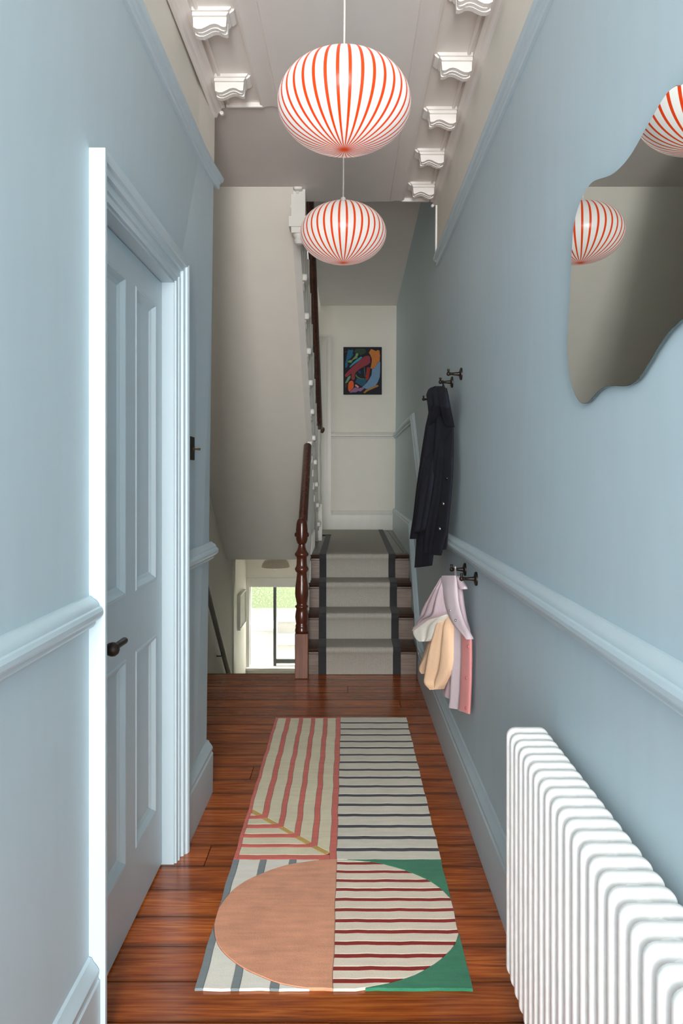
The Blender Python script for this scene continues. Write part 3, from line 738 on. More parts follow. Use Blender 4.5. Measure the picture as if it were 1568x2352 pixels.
# ------------------------------------------------------------------ long upper flight: soffit, string, treads, balusters, rail
up = empty('upper_staircase', (-0.72, 6.65, Z_LAND), 'white sloping underside and string of the upper staircase', 'staircase')
def upp(name, bm, mat, smooth=False, bevel=0, label=None):
    shift(bm, up.location); finish(bm, smooth, bevel); return obj(name, bm, mat, up, label)
bm = nb(); ys = (3.905, 7.02)
prism(bm, [(ys[0], soffit_z(ys[0])), (ys[1], soffit_z(ys[1])), (ys[1], soffit_z(ys[1]) + 0.05), (ys[0], soffit_z(ys[0]) + 0.05)], lambda u, v, ww: (ww, u, v), X_SW, -0.288); upp('soffit', bm, M['cream'])
bm = nb(); s0, s1 = 3.99, 6.80
prism(bm, [(s0, soffit_z(s0) - 0.015), (s1, soffit_z(s1) - 0.015), (s1, 0.72), (6.65, 0.85), (s0, soffit_z(s0) + 0.19)], lambda u, v, ww: (ww, u, v), -0.300, -0.274); upp('string', bm, M['white_trim'])
bm = nb(); prism(bm, [(s0, soffit_z(s0) - 0.018), (s1, soffit_z(s1) - 0.018), (s1, soffit_z(s1) + 0.002), (s0, soffit_z(s0) + 0.002)], lambda u, v, ww: (ww, u, v), -0.308, -0.266); upp('soffit_bead', bm, M['white_trim'])
NYS = []
for n in range(12):
    Yn = 6.65 - n * 0.238; zn = 0.895 + n * 0.178
    NYS.append((Yn, zn))
    bm = nb(); box(bm, -0.286, -0.238, Yn - 0.13, Yn + 0.012, zn - 0.036, zn + 0.006); upp('tread_end', bm, M['white_trim'], bevel=0.010)
    bm = nb()  # scroll bracket under the nosing return
    prism(bm, [(0.0, 0.0), (0.0, -0.03), (-0.012, -0.045), (-0.03, -0.05), (-0.05, -0.042), (-0.07, -0.03), (-0.1, -0.02), (-0.12, 0.0)], lambda u, v, ww: (ww, Yn + 0.005 + u, zn - 0.026 + v), -0.275, -0.258); upp('bracket', bm, M['white_trim'], bevel=0.003)
bm = nb(); lathe(bm, [(0.012, 0.0), (0.012, 0.05), (0.008, 0.06), (0.013, 0.085), (0.008, 0.11), (0.013, 0.2), (0.008, 0.5), (0.010, 0.62), (0.007, 0.66), (0.011, 0.70), (0.010, 0.86)], 10); finish(bm, True)
bmsh = mesh_of('baluster', bm, M['white_trim'])
for (Yn, zn) in NYS[:11]:
    obj('baluster', bmsh, None, up, loc=(-0.276 + 0.72, Yn - 0.03 - 6.65, zn - Z_LAND))
bm = nb()
tube(bm, [(-0.214, 6.93, 1.735), (-0.232, 6.93, 1.735), (-0.254, 6.90, 1.745), (-0.258, 6.82, 1.765), (-0.257, 6.70, 1.82), (-0.254, 5.6, 1.82 + 1.1 * 0.748), (-0.251, 4.2, 1.82 + 2.5 * 0.748)], [0.020, 0.030, 0.029, 0.029, 0.029, 0.029, 0.029], 12, (1, 0, 0)); upp('handrail', bm, M['mahogany'], True, label='dark mahogany handrail')
bm = nb(); box(bm, -0.30, -0.235, 6.80, 6.865, Z_LAND, 1.05); lathe(bm, [(0.03, 1.05), (0.02, 1.07), (0.028, 1.1), (0.018, 1.15), (0.027, 1.35), (0.016, 1.6), (0.026, 1.66), (0.018, 1.7), (0.02, 1.735)], 14, (-0.268, 6.833, 0)); upp('newel', bm, M['white_trim'], True)
# drop newel at the head of the flight
bm = nb(); box(bm, -0.300, -0.225, 3.94, 4.02, 2.60, 2.84); box(bm, -0.312, -0.213, 3.93, 4.03, 2.63, 2.685)
lathe(bm, [(0.004, 2.545), (0.02, 2.55), (0.028, 2.565), (0.022, 2.58), (0.03, 2.59), (0.032, 2.60)], 14, (-0.262, 3.98, 0)); upp('drop_newel', bm, M['white_trim'], True)

# stairs going down
dn = empty('lower_staircase', (-0.72, 4.9, -0.2), 'steps leading down to the lower hall behind the floor edge', 'staircase')
for i in range(11):
    bm = nb(); box(bm, X_SW + 0.002, -0.27, 4.90 + i * 0.215, 4.90 + (i + 1) * 0.215 + 0.02, -0.2 * (i + 1) - 0.03, -0.2 * (i + 1)); shift(bm, dn.location); finish(bm); obj('tread', bm, M['stairwood'], dn)
    bm = nb(); box(bm, X_SW + 0.002, -0.27, 4.90 + i * 0.215, 4.915 + i * 0.215, -0.2 * (i + 1), -0.2 * i - 0.03); shift(bm, dn.location); finish(bm); obj('riser', bm, M['stairwood'], dn)
hr = empty('wall_handrail', (X_SW, 5.5, 0.3), 'grey-painted handrail sloping down the shaded stairwell wall', 'handrail')
bm = nb(); tube(bm, [(-1.10, 5.2, 0.92), (-1.10, 5.93, 0.294), (-1.10, 6.85, -0.528), (-1.10, 7.2, -0.84)], 0.022, 10, (1, 0, 0)); shift(bm, hr.location); finish(bm, True); obj('rail', bm, M['rail_grey'], hr)
for Yb, zb in ((5.4, 0.745), (6.5, -0.215)):
    bm = nb(); tube(bm, [(-1.152, Yb, zb - 0.06), (-1.11, Yb, zb - 0.06), (-1.10, Yb, zb - 0.015)], 0.007, 8); shift(bm, hr.location); finish(bm, True); obj('bracket', bm, M['frame_grey'], hr)

# ------------------------------------------------------------------ garden window, outside
wn = empty('window_1', (-0.79, Y_END, WZ0), 'bright garden window with a dark framed casement below the stairs', 'window', kind='structure')
def wp(name, bm, mat, bevel=0, parent=None):
    shift(bm, wn.location); finish(bm, False, bevel); return obj(name, bm, mat, parent or wn)
bm = nb()
box(bm, W0 - 0.085, W0 + 0.004, Y_END - 0.018, Y_END + 0.1, WZ0 - 0.02, WZ1 + 0.115); box(bm, W0 - 0.01, W0 + 0.004, Y_END + 0.05, Y_END + 0.21, WZ0, WZ1); box(bm, W1 - 0.004, W1 + 0.08, Y_END - 0.018, Y_END + 0.1, WZ0 - 0.02, WZ1 + 0.115)
box(bm, W0, W1, Y_END - 0.018, Y_END + 0.21, WZ1 - 0.004, WZ1 + 0.115); wp('window_frame', bm, M['white_trim'], 0.003)
bm = nb(); box(bm, W0 - 0.05, W1 + 0.05, Y_END - 0.10, Y_END + 0.24, WZ0 - 0.03, WZ0 + 0.005); wp('window_sill', bm, M['white_trim'], 0.004)
mx0, mx1 = (627 - CX) * Y_END / F_PX, (633.5 - CX) * Y_END / F_PX
bm = nb(); box(bm, mx0, mx1, Y_END + 0.03, Y_END + 0.07, WZ0 + 0.0, WZ1 - 0.01); box(bm, mx1, W1, Y_END + 0.03, Y_END + 0.07, WZ0 + 0.035, WZ0 + 0.09); box(bm, mx1, W1, Y_END + 0.03, Y_END + 0.07, WZ1 - 0.012, WZ1)
case = wp('casement', bm, M['frame_grey'], 0.002)
bm = nb(); box(bm, mx1, W1, Y_END + 0.045, Y_END + 0.049, WZ0 + 0.09, WZ1 - 0.012); wp('pane', bm, M['glass'], 0, case)
bm = nb(); box(bm, W0, mx0, Y_END + 0.045, Y_END + 0.049, WZ0, WZ1); wp('pane', bm, M['glass'], 0)

bm = nb(); box(bm, -4, 2.5, Y_END + 0.2, 14, -1.55, -1.40); finish(bm)
obj('ground', bm, M['paving'], label='white sunlit paving outside the garden window', cat='ground', kind='structure')
gw = empty('garden_steps', (-1, 11.4, -1.4), 'pale stone garden steps outside the window', 'steps')
for i, (yy, z0, z1, mt) in enumerate(((11.5, -1.4, -1.24, 'stone'), (12.0, -1.24, -0.98, 'stone'))):
    bm = nb(); box(bm, -4, 2.5, yy, 14.0, z0, z1 - 0.07); shift(bm, gw.location); finish(bm); obj('retaining_wall', bm, M['stone'], gw)
    bm = nb(); box(bm, -4, 2.5, yy - 0.03, 14.0, z1 - 0.07, z1); shift(bm, gw.location); finish(bm, bevel=0.01); obj('coping', bm, M['paving'], gw)
bm = nb(); box(bm, -2.4, -1.005, 10.1, 10.6, -1.40, -0.80); box(bm, -2.42, -0.995, 10.08, 10.62, -0.80, -0.76); finish(bm, bevel=0.008)
obj('garden_planter', bm, M['render'], label='white rendered planter wall outside the left window pane', cat='planter')
hedge = empty('hedge', (-0.8, 13.0, -0.98), 'pale green hedge beyond the garden steps', 'hedge')
bm = nb(); box(bm, -4, 2.5, 12.9, 13.6, -0.98, 1.6); shift(bm, hedge.location); finish(bm); obj('twigs', bm, M['hedgecore'], hedge)
verts = []; faces = []
for i in range(7000):
    c = Vector((rnd.uniform(-2.6, 0.6), 12.9 - abs(rnd.gauss(0, 0.06)), rnd.uniform(-0.95, 0.5))) - hedge.location
    a = Vector((rnd.uniform(-1, 1), rnd.uniform(-0.5, 0.5), rnd.uniform(-1, 1))).normalized() * rnd.uniform(0.010, 0.022); b = a.cross(Vector((rnd.uniform(-0.4, 0.4), 1, rnd.uniform(-0.4, 0.4)))).normalized() * a.length * 0.5
    n = len(verts); verts += [c - a, c + b, c + a, c - b]; faces.append((n, n + 1, n + 2, n + 3))
me = bpy.data.meshes.new('leaves'); me.from_pydata(verts, [], faces); me.materials.append(M['leaf'])
o = bpy.data.objects.new('leaves', me); COL.objects.link(o); o.parent = hedge; o['kind'] = 'stuff'

# lower hall pendant
pl = empty('dome_pendant_lamp', (-0.855, 8.8, 0.46), 'shallow beige dome lamp in the lower hall above the window', 'lamp')
bm = nb(); lathe(bm, [(0.006, 0.0), (0.006, -0.10), (0.03, -0.105), (0.03, -0.125), (0.09, -0.135), (0.135, -0.16), (0.158, -0.195), (0.166, -0.232), (0.160, -0.232), (0.150, -0.195), (0.02, -0.14)], 28, cap=False); finish(bm, True, auto=R(50)); obj('shade', bm, M['shade'], pl)
bm = nb(); lathe(bm, [(0.012, -0.15), (0.03, -0.19), (0.045, -0.225), (0.036, -0.250), (0.02, -0.262), (0.003, -0.266)], 16); finish(bm, True); obj('bulb', bm, M['bulb'], pl)
bm = nb(); lathe(bm, [(0.04, 0.0), (0.04, -0.015), (0.01, -0.02)], 16); finish(bm, True); obj('ceiling_rose', bm, M['shade'], pl)
# framed print
fp = empty('framed_print', (-1.31, 9.05, -0.3), 'thin white framed print on the lower hall wall', 'picture')
bm = nb(); y0, y1, z0, z1 = 8.80, 9.30, -0.53, -0.11
for a in ((y0, y1, z0, z0 + 0.02), (y0, y1, z1 - 0.02, z1), (y0, y0 + 0.02, z0 + 0.02, z1 - 0.02), (y1 - 0.02, y1, z0 + 0.02, z1 - 0.02)): box(bm, -1.31, -1.272, *a)
shift(bm, fp.location); finish(bm); obj('frame', bm, M['white_trim'], fp)
bm = nb(); box(bm, -1.308, -1.285, y0 + 0.02, y1 - 0.02, z0 + 0.02, z1 - 0.02); shift(bm, fp.location); finish(bm); obj('print', bm, M['paper'], fp)

# ------------------------------------------------------------------ abstract painting on the landing wall
P0 = pix(788.3, 797, Y_BACK - 0.03); P1 = pix(876.6, 906, Y_BACK - 0.03)
pw_, ph_ = P1.x - P0.x, P0.z - P1.z
pt = empty('abstract_painting', ((P0.x + P1.x) / 2, Y_BACK - 0.015, (P0.z + P1.z) / 2), 'colourful abstract brushstroke canvas on near-black ground on the landing wall', 'painting')
bm = nb(); box(bm, -pw_ / 2, pw_ / 2, -0.015, 0.014, -ph_ / 2, ph_ / 2); finish(bm, bevel=0.002); cnv = obj('canvas', bm, M['navy_canvas'], pt)
STROKES = [
 ((34, 60, 36), [(600, 290), (640, 235), (720, 230), (800, 225), (870, 240), (900, 290), (880, 350), (820, 370), (760, 400), (700, 370), (640, 340), (600, 320)]),
 ((14, 98, 136), [(440, 250), (500, 265), (560, 250), (570, 300), (545, 340), (570, 380), (530, 440), (490, 480), (440, 520), (430, 590), (430, 650), (400, 715), (365, 710), (360, 620), (380, 540), (395, 460), (410, 360)]),
 ((112, 158, 94), [(640, 345), (690, 345), (700, 390), (670, 440), (680, 470), (620, 490), (560, 520), (520, 590), (440, 580), (430, 555), (480, 520), (530, 520), (570, 470), (620, 420)]),
 ((62, 152, 178), [(770, 430), (805, 455), (740, 520), (650, 580), (560, 650), (490, 710), (470, 690), (540, 610), (640, 520)]),
 ((66, 122, 74), [(625, 870), (680, 940), (760, 985), (850, 990), (870, 1010), (780, 1010), (690, 985), (630, 940)]),
 ((0, 82, 110), [(660, 1000), (720, 970), (800, 990), (900, 1000), (920, 1050), (870, 1150), (800, 1195), (720, 1150), (620, 1080)]),
 ((10, 52, 112), [(690, 800), (740, 780), (770, 830), (750, 880), (700, 850)]),
 ((60, 112, 112), [(843, 700), (858, 700), (870, 820), (880, 950), (865, 950), (850, 800)]),
 ((150, 46, 58), [(350, 900), (420, 820), (520, 720), (640, 610), (760, 510), (860, 425), (960, 405), (1000, 440), (1010, 580), (940, 640), (820, 700), (720, 760), (640, 830), (610, 880), (610, 1000), (570, 1040), (520, 1000), (525, 860), (470, 910), (410, 960), (360, 940)]),
 ((160, 28, 10), [(920, 710), (990, 700), (1000, 760), (985, 880), (970, 1000), (930, 1040), (880, 1000), (900, 880)]),
 ((112, 150, 186), [(1250, 540), (1265, 600), (1260, 800), (1250, 960), (1200, 1090), (1130, 1190), (1020, 1250), (900, 1260), (800, 1215), (900, 1120), (980, 1010), (1040, 900), (1055, 750), (1130, 715), (1170, 640)]),
 ((204, 120, 40), [(1030, 235), (1110, 270), (1150, 290), (1200, 260), (1245, 280), (1250, 350), (1260, 420), (1250, 480), (1255, 530), (1200, 590), (1160, 650), (1130, 715), (1060, 740), (1010, 735), (1030, 650), (1045, 570), (1050, 500), (1030, 440), (1010, 390), (970, 330)]),
 ((108, 156, 116), [(430, 960), (500, 910), (500, 970), (430, 1080), (380, 1120), (360, 1100)]),
 ((70, 34, 36), [(365, 1150), (420, 1110), (400, 1190), (375, 1245), (355, 1200)]),
 ((232, 92, 20), [(480, 1060), (540, 1045), (575, 1080), (585, 1180), (570, 1240), (500, 1300), (470, 1335), (440, 1280), (435, 1180), (450, 1100)]),
 ((238, 150, 150), [(620, 1150), (650, 1145), (720, 1205), (690, 1235), (615, 1180)]),
 ((148, 108, 152), [(500, 1310), (560, 1260), (620, 1215), (700, 1245), (760, 1230), (850, 1215), (840, 1260), (760, 1325), (700, 1310), (640, 1345), (560, 1345), (480, 1360)]),
 ((176, 122, 44), [(830, 1350), (900, 1280), (1020, 1230), (1130, 1180), (1190, 1150), (1225, 1190), (1170, 1215), (1060, 1260), (950, 1310), (860, 1370)]),
 ((120, 60, 50), [(345, 320), (410, 285), (412, 298), (350, 330)]),
]
for i, (c, pts) in enumerate(STROKES):
    bm = nb(); h = 0.0015 + 0.0004 * (i % 5)
    prism(bm, [((x - 315) / 990 * pw_ - pw_ / 2, ph_ / 2 - (y - 185) / 1215 * ph_) for x, y in pts], lambda u, v, ww: (u, -0.015 - ww, v), -0.001, h)
    finish(bm); obj('brush_stroke', bm, color_paint('oil_paint_%02d' % i, c), cnv)

# ------------------------------------------------------------------ pendant globe lamps
def globe(Y, zc, x, label):
    e = empty('globe_pendant_lamp', (x, Y, zc), label, 'lamp', 'striped globe lamps in a row along the hallway ceiling')
    bm = nb(); a, b = 0.180, 0.124; prof = []
    for k in range(41):
        t = -math.pi / 2 + (math.pi - 0.42) * k / 40
        prof.append((max(0.001, a * math.cos(t)), b * math.sin(t)))
    lathe(bm, prof, 72); finish(bm, True, auto=R(60)); obj('glass_shade', bm, M['lampglass'], e, 'opal white globe with orange vertical stripes')
    bm = nb(); top = prof[-1][1]; lathe(bm, [(prof[-1][0] + 0.001, top - 0.004), (0.070, top + 0.003), (0.03, top + 0.006), (0.012, top + 0.012), (0.010, top + 0.035), (0.004, top + 0.04)], 32); finish(bm, True, auto=R(40)); obj('cap', bm, M['white_trim'], e)
    bm = nb(); tube(bm, [(0, 0, top + 0.035), (0.001, 0, (Z_CEIL - zc) / 2), (0, 0, Z_CEIL - zc)], 0.0028, 8); finish(bm, True); obj('cord', bm, M['cord'], e)
    bm = nb(); lathe(bm, [(0.05, Z_CEIL - zc), (0.048, Z_CEIL - zc - 0.018), (0.02, Z_CEIL - zc - 0.026), (0.006, Z_CEIL - zc - 0.03)], 24); finish(bm, True, auto=R(40)); obj('ceiling_rose', bm, M['white_trim'], e)
    return e
globe(2.0, 2.308, -0.009, 'nearer and larger-looking orange striped globe lamp hanging from the ceiling')
globe(3.1, 2.319, -0.018, 'farther orange striped globe lamp hanging closer to the stairs')

# ------------------------------------------------------------------ wavy mirror
MP = [(1475, 120), (1430, 135), (1385, 165), (1345, 215), (1300, 290), (1240, 395), (1180, 505), (1130, 590), (1080, 655), (1030, 705), (980, 738), (920, 757), (875, 775), (845, 805), (810, 860), (785, 920), (760, 1000), (745, 1080), (737, 1160), (730, 1300), (724, 1450), (715, 1600), (708, 1750), (702, 1850), (703, 1930), (710, 2010), (722, 2090), (740, 2160), (765, 2215), (790, 2248), (815, 2256), (840, 2250), (865, 2225), (895, 2190), (930, 2160), (965, 2143), (1010, 2138), (1060, 2140), (1100, 2138), (1140, 2122), (1175, 2095), (1210, 2045), (1250, 1980), (1290, 1910), (1330, 1850), (1380, 1780), (1430, 1730), (1475, 1690)]
XM = 0.478
out = []
for x, y in MP:
    px, py = 1060 + x / 2.9035, 150 + y / 2.9035
    Y = XM * F_PX / (px - CX); out.append((Y, CAM_H - (py - CY) * Y / F_PX))
# the edge goes on out of frame as the same soft curve
out += [(0.995, 1.535), (0.93, 1.560), (0.86, 1.562), (0.79, 1.56), (0.74, 1.585), (0.715, 1.64), (0.72, 1.70), (0.74, 1.76), (0.745, 1.82), (0.77, 1.875), (0.83, 1.905), (0.90, 1.90), (0.97, 1.885), (1.02, 1.872)]
# smooth the outline with Catmull-Rom
def crom(P, sub):
    res = []; n = len(P)
    for i in range(n):
        p0, p1, p2, p3 = P[i - 1], P[i], P[(i + 1) % n], P[(i + 2) % n]
        for s_ in range(sub):
            t = s_ / sub
            res.append(tuple(0.5 * ((2 * p1[j]) + (-p0[j] + p2[j]) * t + (2 * p0[j] - 5 * p1[j] + 4 * p2[j] - p3[j]) * t * t + (-p0[j] + 3 * p1[j] - 3 * p2[j] + p3[j]) * t ** 3) for j in (0, 1)))
    return res
oc = crom(out, 3)
mr = empty('wavy_mirror', (XM, 1.2, 1.65), 'frameless wavy-edged mirror on the right wall above the radiator', 'mirror')
bm = nb(); prism(bm, oc, lambda u, v, ww: (ww, u, v), XM + 0.0004, XM + 0.006); shift(bm, mr.location); finish(bm); obj('backing_edge', bm, M['mirror_edge'], mr)
bm = nb()
cyv, czv = sum(p[0] for p in oc) / len(oc), sum(p[1] for p in oc) / len(oc)
prism(bm, [(cyv + (a - cyv) * 0.997, czv + (b - czv) * 0.997) for a, b in oc], lambda u, v, ww: (ww, u, v), XM, XM + 0.001); shift(bm, mr.location); finish(bm); obj('mirror_glass', bm, M['mirror'], mr)
bm = nb(); box(bm, XM + 0.005, WR + 0.016, 0.95, 1.35, 1.60, 1.75); shift(bm, mr.location); finish(bm); obj('hanging_batten', bm, M['mirror_edge'], mr)

# ------------------------------------------------------------------ column radiator
rad = empty('column_radiator', (0.4145, 1.2, 0.0), 'white column radiator standing along the right wall', 'radiator')
RX0, RX1, RZ0, RZ1, PIT = 0.3663, 0.4634, 0.1486, 0.7213, 0.0416
def rounded(w0, w1, h0, h1, r, n=7):
    pts = []
    for cx_, cy_, a0 in ((w1 - r, h1 - r, 0), (w0 + r, h1 - r, 90), (w0 + r, h0 + r, 180), (w1 - r, h0 + r, 270)):
        for k in range(n + 1):
            a = R(a0 + 90 * k / n); pts.append((cx_ + r * math.cos(a), cy_ + r * math.sin(a)))
    return pts
def section_mesh():
    bm = nb(); x0, x1 = RX0 - 0.4145, RX1 - 0.4145
    rx, ry, seg = 0.0135, 0.0118, 24
    # tube following a rounded rectangle (front and rear column joined by the headers)
    cl = rounded(x0 + rx, x1 - rx, RZ0 + rx, RZ1 - rx, 0.007, 5)
    nrm = []
    n = len(cl)
    for i in range(n):
        a, b = Vector(cl[i - 1]), Vector(cl[(i + 1) % n]); t = (b - a).normalized(); nrm.append(Vector((t.y, -t.x)))
    rings = []
    for (u, v), m in zip(cl, nrm):
        ring = []
        for k in range(seg):
            a = 2 * math.pi * k / seg; c, s_ = math.cos(a), math.sin(a)
            c2 = math.copysign(abs(c) ** 0.7, c); s2 = math.copysign(abs(s_) ** 0.65, s_)
            ring.append(bm.verts.new((u + m.x * c2 * rx, s2 * ry, v + m.y * c2 * rx)))
        rings.append(ring)
    for i in range(n):
        j = (i + 1) % n
        for k in range(seg):
            l = (k + 1) % seg; bm.faces.new((rings[i][k], rings[i][l], rings[j][l], rings[j][k]))
    lathe(bm, [(rx, RZ0 + 0.012), (rx, RZ1 - 0.012)], seg, (0, 0, 0), cap=False)
    for z0, z1 in ((RZ1 - 0.075, RZ1 - 0.012), (RZ0 + 0.012, RZ0 + 0.075)):
        box(bm, x0 + 0.010, x1 - 0.010, -ry * 0.62, ry * 0.62, z0, z1)
    for z in (RZ1 - 0.0325, RZ0 + 0.0325):
        lathe(bm, [(0.0245, -PIT / 2), (0.0245, -PIT / 2 + 0.0015), (0.0215, -PIT / 2 + 0.003), (0.0225, -ry + 0.001), (0.0225, ry - 0.001), (0.0215, PIT / 2 - 0.003), (0.0245, PIT / 2 - 0.0015), (0.0245, PIT / 2)], 28, (0, 0, z), 'Y')
    finish(bm, True, auto=R(50)); return bm
sm = mesh_of('section', section_mesh(), M['rad'])
NSEC = 28
for i in range(NSEC):
    obj('section', sm, None, rad, loc=(0, 1.72 - 0.0118 - i * PIT - 1.2, 0))
for Yf in (1.66, 0.66):
    bm = nb(); prism(bm, [(-0.05, 0.0), (-0.05, 0.012), (-0.012, 0.05), (-0.012, RZ0 + 0.03), (0.012, RZ0 + 0.03), (0.012, 0.05), (0.05, 0.012), (0.05, 0.0)], lambda u, v, ww: (u, Yf - 1.2 + ww, v), -0.012, 0.012); finish(bm, bevel=0.003); obj('foot', bm, M['rad'], rad)

# ------------------------------------------------------------------ coat hooks
def hook(Y, z, label):
    bx_ = WR + offR(Y, z)
    e = empty('coat_hook', (bx_, Y, z), label, 'coat hook', 'dark bronze coat hooks on the right wall')
    bm = nb(); lathe(bm, [(0.0265, 0.002), (0.0265, -0.004), (0.025, -0.007), (0.018, -0.009), (0.012, -0.011)], 24, axis='X'); finish(bm, True, auto=R(40)); obj('rose', bm, M['bronze'], e)
    bm = nb(); lathe(bm, [(0.0085, -0.010), (0.0070, -0.026), (0.0055, -0.046), (0.0072, -0.048), (0.0072, -0.050), (0.005, -0.052)], 16, axis='X'); finish(bm, True, auto=R(50)); obj('arm', bm, M['bronze'], e)
    bm = nb(); lathe(bm, [(0.002, -0.0088), (0.0062, -0.0065), (0.0088, 0), (0.0062, 0.0065), (0.0045, 0.008), (0.0045, 0.0145), (0.006, 0.0155), (0.006, 0.0195), (0.004, 0.021)], 16, (-0.057, 0, 0)); finish(bm, True, auto=R(50)); obj('peg', bm, M['bronze'], e)
    return e
hook(3.18, 1.742, 'upper dark bronze coat hook nearest the viewer, empty')
hook(3.457, 1.742, 'upper dark bronze coat hook carrying the navy coat')
hook(4.226, 1.742, 'upper dark bronze coat hook just beyond the navy coat')
hook(2.77, 0.918, 'lower dark bronze coat hook under the dado rail, empty')
hook(3.035, 0.920, 'lower dark bronze coat hook carrying the small lilac jacket')

# ------------------------------------------------------------------ garments: cloth shells hanging in upright planes off the wall
def zp(x, y): return (880 + x / 2.733, 820 + y / 2.733)
class Plane:
    def __init__(s, A, B):
        s.A = Vector((A[0], A[1], 0)); d = Vector((B[0] - A[0], B[1] - A[1], 0)).normalized(); s.n = Vector((d.y, -d.x, 0))
        if s.n.y > 0: s.n = -s.n
    def at(s, px, py, off=0.0):
        r = Vector(((px - CX) / F_PX, 1.0, -(py - CY) / F_PX)); c = Vector((0, 0, CAM_H))
        t = (s.A + s.n * off - c).dot(s.n) / r.dot(s.n); return c + r * t

def cloth(name, rows, plane, mat, parent, off=0.0, bulge=0.02, back=0.012, folds=(), nu=26, nv=30, gather=None, label=None, sharp=0.5, ramp=(0, 0)):
    """rows of (y, x_left, x_right) in crop units; folds (u0, u1, amp, width) run from u0 at the top to u1 at the hem"""
    rows = sorted(rows); ys = [r[0] for r in rows]
    def interp(y, k):
        for i in range(len(rows) - 1):
            if ys[i] <= y <= ys[i + 1]:
                t = (y - ys[i]) / max(1e-6, ys[i + 1] - ys[i]); return rows[i][k] * (1 - t) + rows[i + 1][k] * t
        return rows[-1][k]
    bm = nb(); fr = []; bk = []
    for j in range(nv + 1):
        v = j / nv; y = ys[0] + (ys[-1] - ys[0]) * v; xl, xr = interp(y, 1), interp(y, 2)
        f_, b_ = [], []
        for i in range(nu + 1):
            u = i / nu; x = xl + (xr - xl) * u
            yy = y
            if gather: yy += gather(u, v)
            prof = (1 - abs(2 * u - 1) ** 2.6) ** sharp
            h = bulge * prof * (0.35 + 0.65 * min(1, v * 5))
            for (u0, u1, amp, wd) in folds:
                uc = u0 + (u1 - u0) * v; h += amp * math.exp(-((u - uc) / wd) ** 2) * min(1, 0.25 + v * 1.3) * prof
            px, py = zp(x, yy)
            oo = off * (min(1, v / ramp[0]) if ramp[0] else 1) * (min(1, (1 - v) / ramp[1]) if ramp[1] else 1)
            P = plane.at(px, py, oo)
            f_.append(bm.verts.new(P + plane.n * h)); b_.append(bm.verts.new(P - plane.n * (back * prof + 0.001)))
        fr.append(f_); bk.append(b_)
    for j in range(nv):
        for i in range(nu):
            bm.faces.new((fr[j][i], fr[j][i + 1], fr[j + 1][i + 1], fr[j + 1][i])); bm.faces.new((bk[j][i + 1], bk[j][i], bk[j + 1][i], bk[j + 1][i + 1]))
    for j in range(nv):
        bm.faces.new((fr[j][0], fr[j + 1][0], bk[j + 1][0], bk[j][0])); bm.faces.new((fr[j + 1][nu], fr[j][nu], bk[j][nu], bk[j + 1][nu]))
    for i in range(nu):
        bm.faces.new((fr[0][i + 1], fr[0][i], bk[0][i], bk[0][i + 1])); bm.faces.new((fr[nv][i], fr[nv][i + 1], bk[nv][i + 1], bk[nv][i]))
    shift(bm, parent.location); finish(bm, True, auto=R(75)); return obj(name, bm, mat, parent, label)

def button(name, x, y, plane, off, r, mat, thing_, parent):
    px, py = zp(x, y); P = plane.at(px, py, off)
    bm = nb(); lathe(bm, [(r, 0.0), (r, 0.003), (r * 0.8, 0.005), (r * 0.3, 0.006), (0.0005, 0.006)], 14)
    q = Vector((0, 0, 1)).rotation_difference(plane.n)
    for v in bm.verts: v.co = q @ v.co + P
    shift(bm, thing_.location); finish(bm, True); return obj(name, bm, mat, parent)

# navy coat
ct = empty('navy_coat', (0.43, 3.457, 0.88), 'long navy hooded coat with steel snaps hanging on the wall', 'coat')
PC = Plane((0.455, 3.30), (0.345, 3.93))
cloth('body', [(225, 300, 400), (320, 292, 415), (400, 278, 428), (430, 270, 434), (600, 242, 436), (700, 228, 434), (800, 213, 428), (900, 201, 420), (1000, 190, 408), (1100, 174, 398), (1142, 170, 380)], PC, M['navy'], ct, bulge=0.022, folds=((0.35, 0.3, 0.03, 0.07), (0.5, 0.55, -0.012, 0.05), (0.62, 0.72, 0.02, 0.08), (0.18, 0.12, 0.014, 0.05)), nu=40, nv=40)
fpn = cloth('front_panel', [(430, 352, 436), (600, 340, 437), (750, 325, 433), (900, 305, 420), (1000, 280, 410), (1100, 262, 400), (1200, 255, 372), (1246, 258, 360)], PC, M['navy'], ct, off=0.026, bulge=0.012, folds=((0.3, 0.2, 0.012, 0.07), (0.55, 0.5, -0.006, 0.05), (0.15, 0.05, 0.01, 0.06)), nu=30, nv=36, gather=lambda u, v: -26 * v * (1 - u) ** 1.5, ramp=(0.25, 0))
cloth('back_hem', [(900, 380, 419), (1000, 376, 410), (1100, 368, 400), (1210, 362, 391)], PC, M['navy_in'], ct, off=0.01, bulge=0.01, nu=10, nv=12)
cloth('sleeve', [(560, 286, 345), (700, 268, 330), (850, 245, 312), (1000, 222, 290), (1090, 212, 275), (1110, 210, 268)], PC, M['navy'], ct, off=0.036, bulge=0.026, folds=((0.4, 0.5, 0.008, 0.12), (0.8, 0.7, -0.008, 0.08)), nu=24, nv=30, gather=lambda u, v: -22 * v ** 3 * u, ramp=(0.35, 0))
cloth('sleeve', [(1000, 215, 300), (1100, 214, 312), (1180, 210, 316), (1250, 205, 312), (1322, 200, 303)], PC, M['navy'], ct, off=0.016, bulge=0.018, folds=((0.5, 0.45, 0.008, 0.12),), nu=20, nv=20, gather=lambda u, v: -14 * v ** 3 * u)
